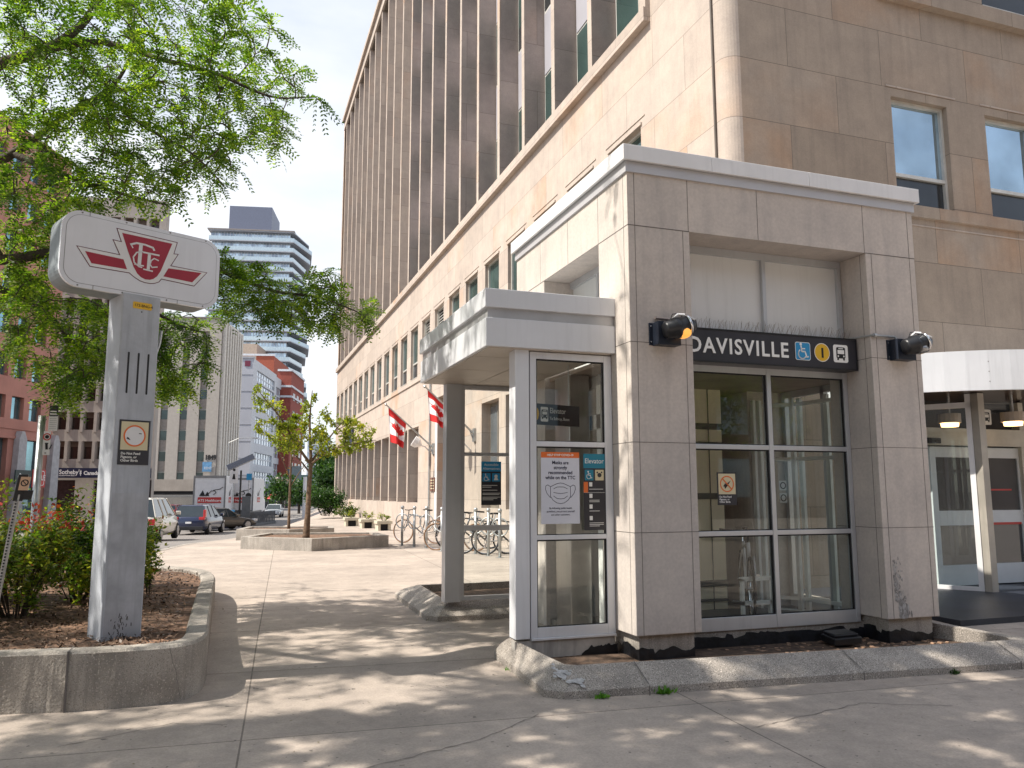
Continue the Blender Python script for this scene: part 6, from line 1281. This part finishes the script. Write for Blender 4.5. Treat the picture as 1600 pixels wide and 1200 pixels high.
ax = [pf(x, 700)[0] for x in (163, 148, 141, 126)]; pit = ax[2]-ax[0]; ww = ax[1]-ax[0]; a0 = ax[0]-pit*3-.0; zb_, zt_ = pf(140, 717)[1], pf(140, 689)[1]; stz = pf(140, 671)[1]-zb_
hf = [(a0+pit*i, a0+pit*i+ww, zb_+stz*j, zb_+stz*j+zt_-zb_) for i in range(9) for j in range(9)]; wtot = pf(64, 700)[0]
hf = [h for h in hf if h[1] < wtot-.3 and h[0] > .3]; zg = pf(140, 750)[1]; gl = [(pf(113, 0)[0], pf(67, 0)[0]-0, -1.2, zg), (pf(160, 0)[0], pf(143, 0)[0], -1.2, zg), (pf(236, 0)[0], pf(180, 0)[0], -1.2, zg)]
gl = [(pf(113, 770)[0], pf(68, 770)[0], -1.2, zg), (pf(160, 770)[0], pf(143, 770)[0], -1.2, zg), (pf(236, 770)[0], pf(178, 770)[0], -1.2, zg)]
ztop = zb_+stz*9.3; shell(t, FF, SS, wtot, ps(246, 640)[0], ztop, hf+gl, [], CONCB, .6)
BRW = wing('bronze_window', (.05, .035, .03), .1, .3); panes(t, FF, hf, .6, BRW, M('brown_blind', (.16, .12, .09), .7), .3); panes(t, FF, gl, .5, M('shopfront_dark', (.03, .02, .022), .15, var=.3), name='shopfront')
m = MB()
for h in hf: m.box(h[1]+.08, h[1]+pit-ww-.08, h[2]-.25, h[3], 0, .14, 0, FF)
m.build('rib', CONCB, t)
s2 = thing('shop_sign', FF(1, 5, .3), 'navy fascia sign with white serif-like lettering and a divider on the concrete building', 'sign'); (q0, y0_), (q1, y1_) = pf(236, 747), pf(79, 731); m = MB(); m.box(q0, q1, y0_, y1_, 0, .2, 0, FF); m.build('fascia', NAVY, s2)
fr = lambda a, b, h=0: FF(q1-a, b, .2+h); sw = q1-q0; hh = y1_-y0_; sc = q1-pf(93, 740)[0]
text("Sotheby's", 'lettering', hh*.62, fr, sc, y0_+hh*.38, WH, s2, h=.03, bold=.012, sx=.88); text('Canada', 'lettering', hh*.52, fr, q1-pf(131.5, 740)[0], y0_+hh*.32, WH, s2, h=.03, bold=.02, sx=.92)
text('INTERNATIONAL REALTY', 'lettering', hh*.14, fr, sc, y0_+hh*.18, WH, s2, h=.03, bold=.004, sx=1.0); m = MB(); k = q1-pf(127, 740)[0]; m.prism([(k-.03, y0_+hh*.2), (k+.03, y0_+hh*.2), (k+.03, y1_-hh*.2), (k-.03, y1_-hh*.2)], fr, .01, .03); m.build('divider', WH, s2)
# ribbed tower 1849
RIB = M('pale_rib', (.40, .365, .33), .8, var=.06, streak=.1); SPN = M('brown_spandrel', (.17, .15, .14), .7)
t, FF, SS, pf, ps = facade_bldg(335, 130, rad(-7), 'tall tan office tower with dark window strips and a finely ribbed street side', CONCB)
zt = pf(345, 498)[1]; cols_ = [pf(x, 650) for x in (321.2, 309.4, 290.4, 278, 259.5, 246)]; cp = cols_[2][0]-cols_[0][0]; cw = cols_[1][0]-cols_[0][0]; zr = pf(315, 655)[1]; sz = (pf(315, 590.5)[1]-zr)/2; dside = ps(363, 527)[0]
strips = [(cols_[0][0]+cp*i, cols_[0][0]+cp*i+cw, pf(310, 757)[1], zt-2) for i in range(6)]; shell(t, FF, SS, cols_[0][0]+cp*6, dside, zt, strips, [], RIB, .35, RIB)
m = MB()
for s in strips: m.add([FF(s[0], s[2], -.3), FF(s[1], s[2], -.3), FF(s[1], s[3], -.3), FF(s[0], s[3], -.3)], [(0, 1, 2, 3)])
m.build('spandrel_strip', M('taupe_spandrel', (.24, .215, .195), .8), t); wh = []
for s in strips:
    for j in range(-3, 5):
        z = zr+sz*j
        if z+2 < s[3] and z > s[2]: wh.append((s[0]+.02, s[1]-.02, z, z+sz*.5))
panes(t, FF, wh, .27, wing('tower_window', (.05, .07, .07), .1, .4), M('tower_blind', (.22, .22, .2), .6), .12)
nr = 8
for i in range(nr):
    a = dside*(i+.25)/nr; m = MB(); m.box(a, a+dside/nr*.45, pf(326, 760)[1], zt-.3, 0, .5, 0, SS); m.build('rib', M('white_rib', (.60, .56, .50), .7) if 'white_rib' not in bpy.data.materials else bpy.data.materials['white_rib'], t)
m = MB(); m.add([SS(0, 0, .01), SS(dside, 0, .01), SS(dside, zt-1, .01), SS(0, zt-1, .01)], [(0, 1, 2, 3)]); m.build('side_glazing', SPN, t)
m = MB(); m.box(0, cols_[0][0]+cp*6, zt, zt+.25, -.2, .12, 0, FF); m.build('parapet', SPN, t)
a = pf(319.5, 718)[0]; fr = lambda q, b, h=0: FF(a-q, b, .03+h); text('1849', 'street_number', 1.0, fr, 0, pf(320, 718)[1], DARK, t, h=.02, ext=.05, bold=.03, sx=.85)
q0, z0 = pf(316, 737); q1, z1_ = pf(331, 722); b_ = thing('building_sign', FF(q0, z0, .1), 'light blue notice board below the street number 1849', 'sign'); m = MB(); m.box(max(q1, .05), q0, z0, z1_, .02, .15, 0, FF); m.build('board', M('sky_blue_board', (.16, .36, .60), .5, var=.2, vs=2), b_); fr = lambda q, b, h=0: FF(q0-q, b, .15+h); text('RENT', 'lettering', .55, fr, .25, z0+.35, WH, b_, h=.03, sx=.8)
# low garage wall in front of it
t, FF, SS, pf, ps = facade_bldg(317, 112, rad(-7), 'low grey parapet building with a dark louvred opening at the foot of the tan tower', CONCD)
zt = pf(300, 749)[1]; m = MB(); w0 = pf(228, 770)[0]; m.box(0, w0, -1.5, zt-1.9, -6, 0, 0, FF); m.box(0, w0, zt-1.5, zt, -6, .1, 0, FF); m.build('wall', CONCB, t); m = MB(); m.box(.1, w0, zt-1.9, zt-1.5, -.5, -.2, 0, FF); m.box(0, w0, zt-2.0, zt-1.95, .02, .06, 0, FF); m.build('opening', DARK, t)
m = MB()
for i in range(60): m.box(w0*i/60, w0*i/60+.04, -1.5, 1.2, .3, .34, 0, FF)
m.box(0, w0, 1.1, 1.2, .3, .35, 0, FF); m.build('railing', STEEL, t)
# grey stepped buildings
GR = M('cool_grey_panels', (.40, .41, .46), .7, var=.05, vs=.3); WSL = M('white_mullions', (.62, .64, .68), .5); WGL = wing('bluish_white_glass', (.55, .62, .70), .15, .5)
def greyb(pr, Y, top, left, right, label, rows, wt, wall=GR, logo=True, x0f=.15):
    t, FF, SS, pf, ps = facade_bldg(pr, Y, rad(-7), label, wall); zt = pf(*top)[1]; w = pf(left, 600)[0]; dp = ps(*right)[0]; hs = []
    for r0, r1 in rows: hs.append((dp*x0f, dp*.92, pf(pr+5, r1)[1], pf(pr+5, r0)[1]))
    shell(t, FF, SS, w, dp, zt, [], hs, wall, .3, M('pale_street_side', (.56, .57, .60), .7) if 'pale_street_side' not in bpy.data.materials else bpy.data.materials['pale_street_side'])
    panes(t, SS, hs, .3, WGL)
    m = MB()
    for h in hs:
        for i in range(1, 7): a = h[0]+(h[1]-h[0])*i/7; m.box(a-.12, a+.12, h[2], h[3], -.3, -.2, 0, SS)
        m.box(h[0], h[1], (h[2]+h[3])/2-.12, (h[2]+h[3])/2+.12, -.3, -.22, 0, SS)
    m.build('mullion', WSL, t)
    m = MB(); m.box(-.15, w, zt, zt+.35, -.3, .15, 0, FF)
    gt_ = M('grey_trim', (.33, .34, .38), .6) if 'grey_trim' not in bpy.data.materials else bpy.data.materials['grey_trim']; m.build('coping', gt_, t)
    for k in range(1, 8): m = MB(); m.box(0, w*.9, zt-k*zt/8.5, zt-k*zt/8.5+.12, 0, .06, 0, FF); m.build('string_course', gt_, t)
    if logo: m = MB(); m.box(.15*w, .4*w, zt-1.6, zt-.5, .02, .1, 0, FF); m.build('logo_panel', M('maroon', (.16, .02, .05), .5), t)
    return t, FF, SS, pf, ps
rowsA = [(574, 591), (594, 609), (615, 636), (648, 664), (672, 690), (705, 724), (736, 750)]
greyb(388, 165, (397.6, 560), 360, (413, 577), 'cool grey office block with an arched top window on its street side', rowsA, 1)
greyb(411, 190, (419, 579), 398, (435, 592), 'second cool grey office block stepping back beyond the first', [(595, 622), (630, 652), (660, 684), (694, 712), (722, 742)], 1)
BRK = M('red_brick', (.36, .10, .06), .9, var=.1); t, FF, SS, pf, ps = facade_bldg(420, 215, rad(-7), 'orange-red block rising behind the two cool grey buildings', BRK); shell(t, FF, SS, pf(398, 600)[0], ps(436, 600)[0], pf(420, 556)[1], [], [], BRK); m = MB(); m.box(-.2, 12, pf(420, 556)[1], pf(420, 553)[1], -.5, .2, 0, FF); m.build('parapet', WSL, t)
TANB = M('tan_block', (.45, .38, .31), .8); t, FF, SS, pf, ps = facade_bldg(392, 230, rad(-7), 'plain tan block behind the first cool grey building', TANB); shell(t, FF, SS, pf(360, 600)[0], ps(422, 555)[0], pf(400, 537)[1], [], [], TANB); m = MB(); m.box(6, 8.5, pf(400, 537)[1], pf(400, 534)[1], -2, -.5, 0, FF); m.build('roof_vent', DARK, t)
t, FF, SS, pf, ps = facade_bldg(449, 205, rad(-7), 'dark red brick building with white bands right of the grey blocks', BRK); zt = pf(450, 580)[1]; w = pf(433, 600)[0]; dp = ps(462, 590)[0]; shell(t, FF, SS, w, dp, zt, [], [], M('dark_red_brick', (.28, .07, .05), .9, var=.1)); m = MB()
for y in (580, 605, 621, 660): z = pf(450, y)[1]; m.box(0, w, z, z+.5, 0, .2, 0, FF); m.box(0, dp, z, z+.5, 0, .3, 0, SS)
m.build('white_band', WSL, t)
for y in (612, 640, 672, 700, 722):
    for k in range(3): z = pf(450, y)[1]; a = dp*(.15+.28*k); m = MB(); m.box(a, a+dp*.15, z-1.8, z, 0, .05, 0, SS); m.build('window', WIND, t)
# shops at the end of the street
for i, (x0, x1, yt, Y, c, lab) in enumerate(((433, 452, 745, 150, (.50, .44, .38), 'low cream shop house beneath the red brick building'), (452, 470, 728, 165, (.16, .20, .22), 'low dark shop with a teal front right of the cream shop house'), (470, 500, 742, 175, (.14, .24, .23), 'long low green-grey building at the end of the street'), (396, 414, 752, 130, (.5, .5, .52), 'white shopfront at the foot of the first cool grey block'), (414, 432, 756, 138, (.30, .32, .36), 'grey shopfront left of the cream shop house'))):
    a, b = onY(x0, 770, Y), onY(x1, 770, Y); t = thing('shop', (a.x, Y, -1.4), lab, 'shop'); z = onY(x0, yt, Y).z; m = MB(); m.box(a.x, b.x, Y, Y+8, -1.4, z); m.build('wall', M('shop_wall', c, .8), t); m = MB(); w = b.x-a.x
    for k in range(3): m.box(a.x+w*(.08+.31*k), a.x+w*(.30+.31*k), Y-.1, Y, -1.2, 1.4)
    m.build('shopfront', wing('shop_glass', (.05, .06, .07), .1, .3), t); m = MB(); m.box(a.x, b.x, Y-.6, Y, 1.6, 2.2); m.build('awning', (REDG, TEAL, LEAFG, WHT, NAVY)[i], t)
# glass condominium tower
CG = wing('condo_glass', (.60, .70, .78), .15, .5); CGD = wing('condo_dark_glass', (.36, .42, .50), .15, .4); SLB = M('balcony_slab', (.40, .43, .48), .7); GUARD = M('balcony_glass', (.52, .62, .67), .15, .3)
t, FF, SS, pf, ps = facade_bldg(439, 241, rad(-6), 'tall pale blue glass condominium tower wrapped in balconies', GR); t.name = 'condominium_tower'
zt = pf(400, 362)[1]; W_ = pf(322, 500)[0]; dp = 26; fh = 3.0; nf = int((zt+1.5)/fh)
m = MB(); m.box(0, W_, -1.5, zt, -dp, 0, 0, FF); m.build('core', CG, t)
m = MB(); rng = random.Random(6)
for j in range(nf):
    z = zt-fh*(j+1)
    for k in range(9):
        if rng.random() < .55: a = W_*k/9+rng.random()*1.5; m.box(a, a+rng.uniform(1, 2.2), z+.4, z+2.6, 0, .06, 0, FF)
        a = dp*k/9; m.box(a, a+1.4, z+.4, z+2.6, 0, .06, 0, SS)
tag(m.build('dark_glazing', CGD, t), kind='stuff')
m = MB()
for k in range(26): a = W_*k/26; m.box(a-.06, a+.06, 0, zt, 0, .1, 0, FF)
m.build('mullion', WSL, t)
for j in range(nf+1):
    z = zt-fh*j; w2 = 2.2; off = 2.2+2.0*(math.sin(j*1.3)*.5+.5); m = MB()
    poly = [(-2.0, 0), (-2.0, -0)]; P = [FF(W_+.5, 0, 1.5), FF(-1.2, 0, 1.5), SS(dp*.45, 0, off+.8), SS(dp, 0, off-1.2), SS(dp, 0, 0), FF(0, 0, 0), FF(W_+.5, 0, 0)]
    n = len(P); m.add([(p.x, p.y, z-.14) for p in P]+[(p.x, p.y, z+.14) for p in P], [tuple(range(n))[::-1], tuple(range(n, 2*n))]+[(i, (i+1) % n, n+(i+1) % n, n+i) for i in range(n)]); s_ = m.build('balcony', SLB, t)
    if j: 
        m = MB()
        for a, b in zip(P[:4], P[1:4]): m.add([(a.x, a.y, z+.14), (b.x, b.y, z+.14), (b.x, b.y, z+1.25), (a.x, a.y, z+1.25)], [(0, 1, 2, 3)])
        m.build('balustrade', GUARD, s_)
z1p = pf(400, 347)[1]; z2p = pf(400, 321)[1]; a, b = pf(424, 350)[0], pf(356, 350)[0]; m = MB(); m.box(a, b, zt, zt+1.0, -14, -.5, 0, FF); m.box(a, b, zt+1.0, z2p, -14, -.1, 0, FF); m.build('penthouse', M('slate_penthouse', (.15, .17, .24), .5, var=.05), t)
m = MB(); m.box(-1.4, W_+1, zt+.15, zt+.5, -3, 1.7, 0, FF); m.build('roof_edge', M('roof_brown', (.28, .25, .24), .7), t)
# distant tower and trees
t, FF, SS, pf, ps = facade_bldg(514, 330, rad(-4), 'small pale striped tower far away behind the young tree', GR); t.name = 'distant_tower'; zt = pf(500, 680)[1]; m = MB(); m.box(0, 9, -1.5, zt, -8, 0, 0, FF); m.build('wall', M('pale_blue_tower', (.42, .50, .62), .5), t); m = MB()
for k in range(8): m.box(0, 9, zt-2.8*k-1.4, zt-2.8*k-.5, 0, .2, 0, FF)
m.build('balcony_band', WSL, t)
for i, (px, py, Y, r, lab, n) in enumerate(((519, 768, 95, 1.9, 'dark green tree behind the far corner of the limestone building', 2600), (513, 742, 120, 2.6, 'tall green tree beyond the end of the plaza', 2600), (468, 782, 110, 1.7, 'small dark tree at the end of the street', 1500), (440, 779, 100, 2.0, 'low dark green bush beside the far silver car', 900))):
    p = onY(px, 770, Y); zc = onY(px, py, Y).z+.6; t = thing('street_tree', (p.x, Y, -1.2), lab, 'tree', 'trees at the end of the street'); m = MB(); m.tube([(p.x, Y, -1.2), (p.x, Y, zc)], [.2, .12], 6); m.build('trunk', BARK, t); g2 = np.random.default_rng(90+i); d = nrm(g2.normal(0, 1, (n, 3)))*(g2.random((n, 1))**.4)*r*(1+.3*np.sin(g2.integers(0, 7, (n, 1))*1.7)); P = d*[1, 1, .9]+[p.x, Y, zc+.5]
    V, F = leafquads(P, g2.normal(0, 1, (n, 3)), g2.normal(0, 1, (n, 3)), np.full(n, .45), np.full(n, .3)); nmesh('foliage', V, F, LEAFG, t)
# things behind the viewer, seen only as reflections
t = thing('office_block', (8, -32, 0), 'dark brick building across the street, mirrored in the lobby windows', 'building'); m = MB(); holes = [(-14+4*i, -11.6+4*i, 1.2+3.6*j, 3.4+3.6*j) for i in range(12) for j in range(4)]; fr = lambda a, b, h=0: Vector((a, -26+h, b)); holewall(m, fr, -40, 60, 0, 19, holes, .3); m.box(-40, 60, -34, -26.4, 0, 19); m.build('wall', M('dark_brick', (.16, .11, .085), .9), t); panes(t, fr, holes, .25, WIN)
t = thing('street_tree', (14.2, -9, 0), 'street tree behind the viewer, mirrored in the left lobby window', 'tree'); g2 = np.random.default_rng(5); m = MB(); m.tube([(14.2, -9, 0), (14.1, -9, 2), (14.3, -9.1, 3.6)], [.2, .16, .1], 8); m.build('trunk', BARK, t); n = 9000; c = g2.normal(0, 1, (40, 3))*[1.4, 1.4, 1.1]+[14.2, -9, 5.2]; P = c[g2.integers(0, 40, n)]+g2.normal(0, .45, (n, 3)); V, F = leafquads(P, g2.normal(0, 1, (n, 3)), g2.normal(0, 1, (n, 3)), np.full(n, .14), np.full(n, .07)); nmesh('foliage', V, F, LEAF, t)
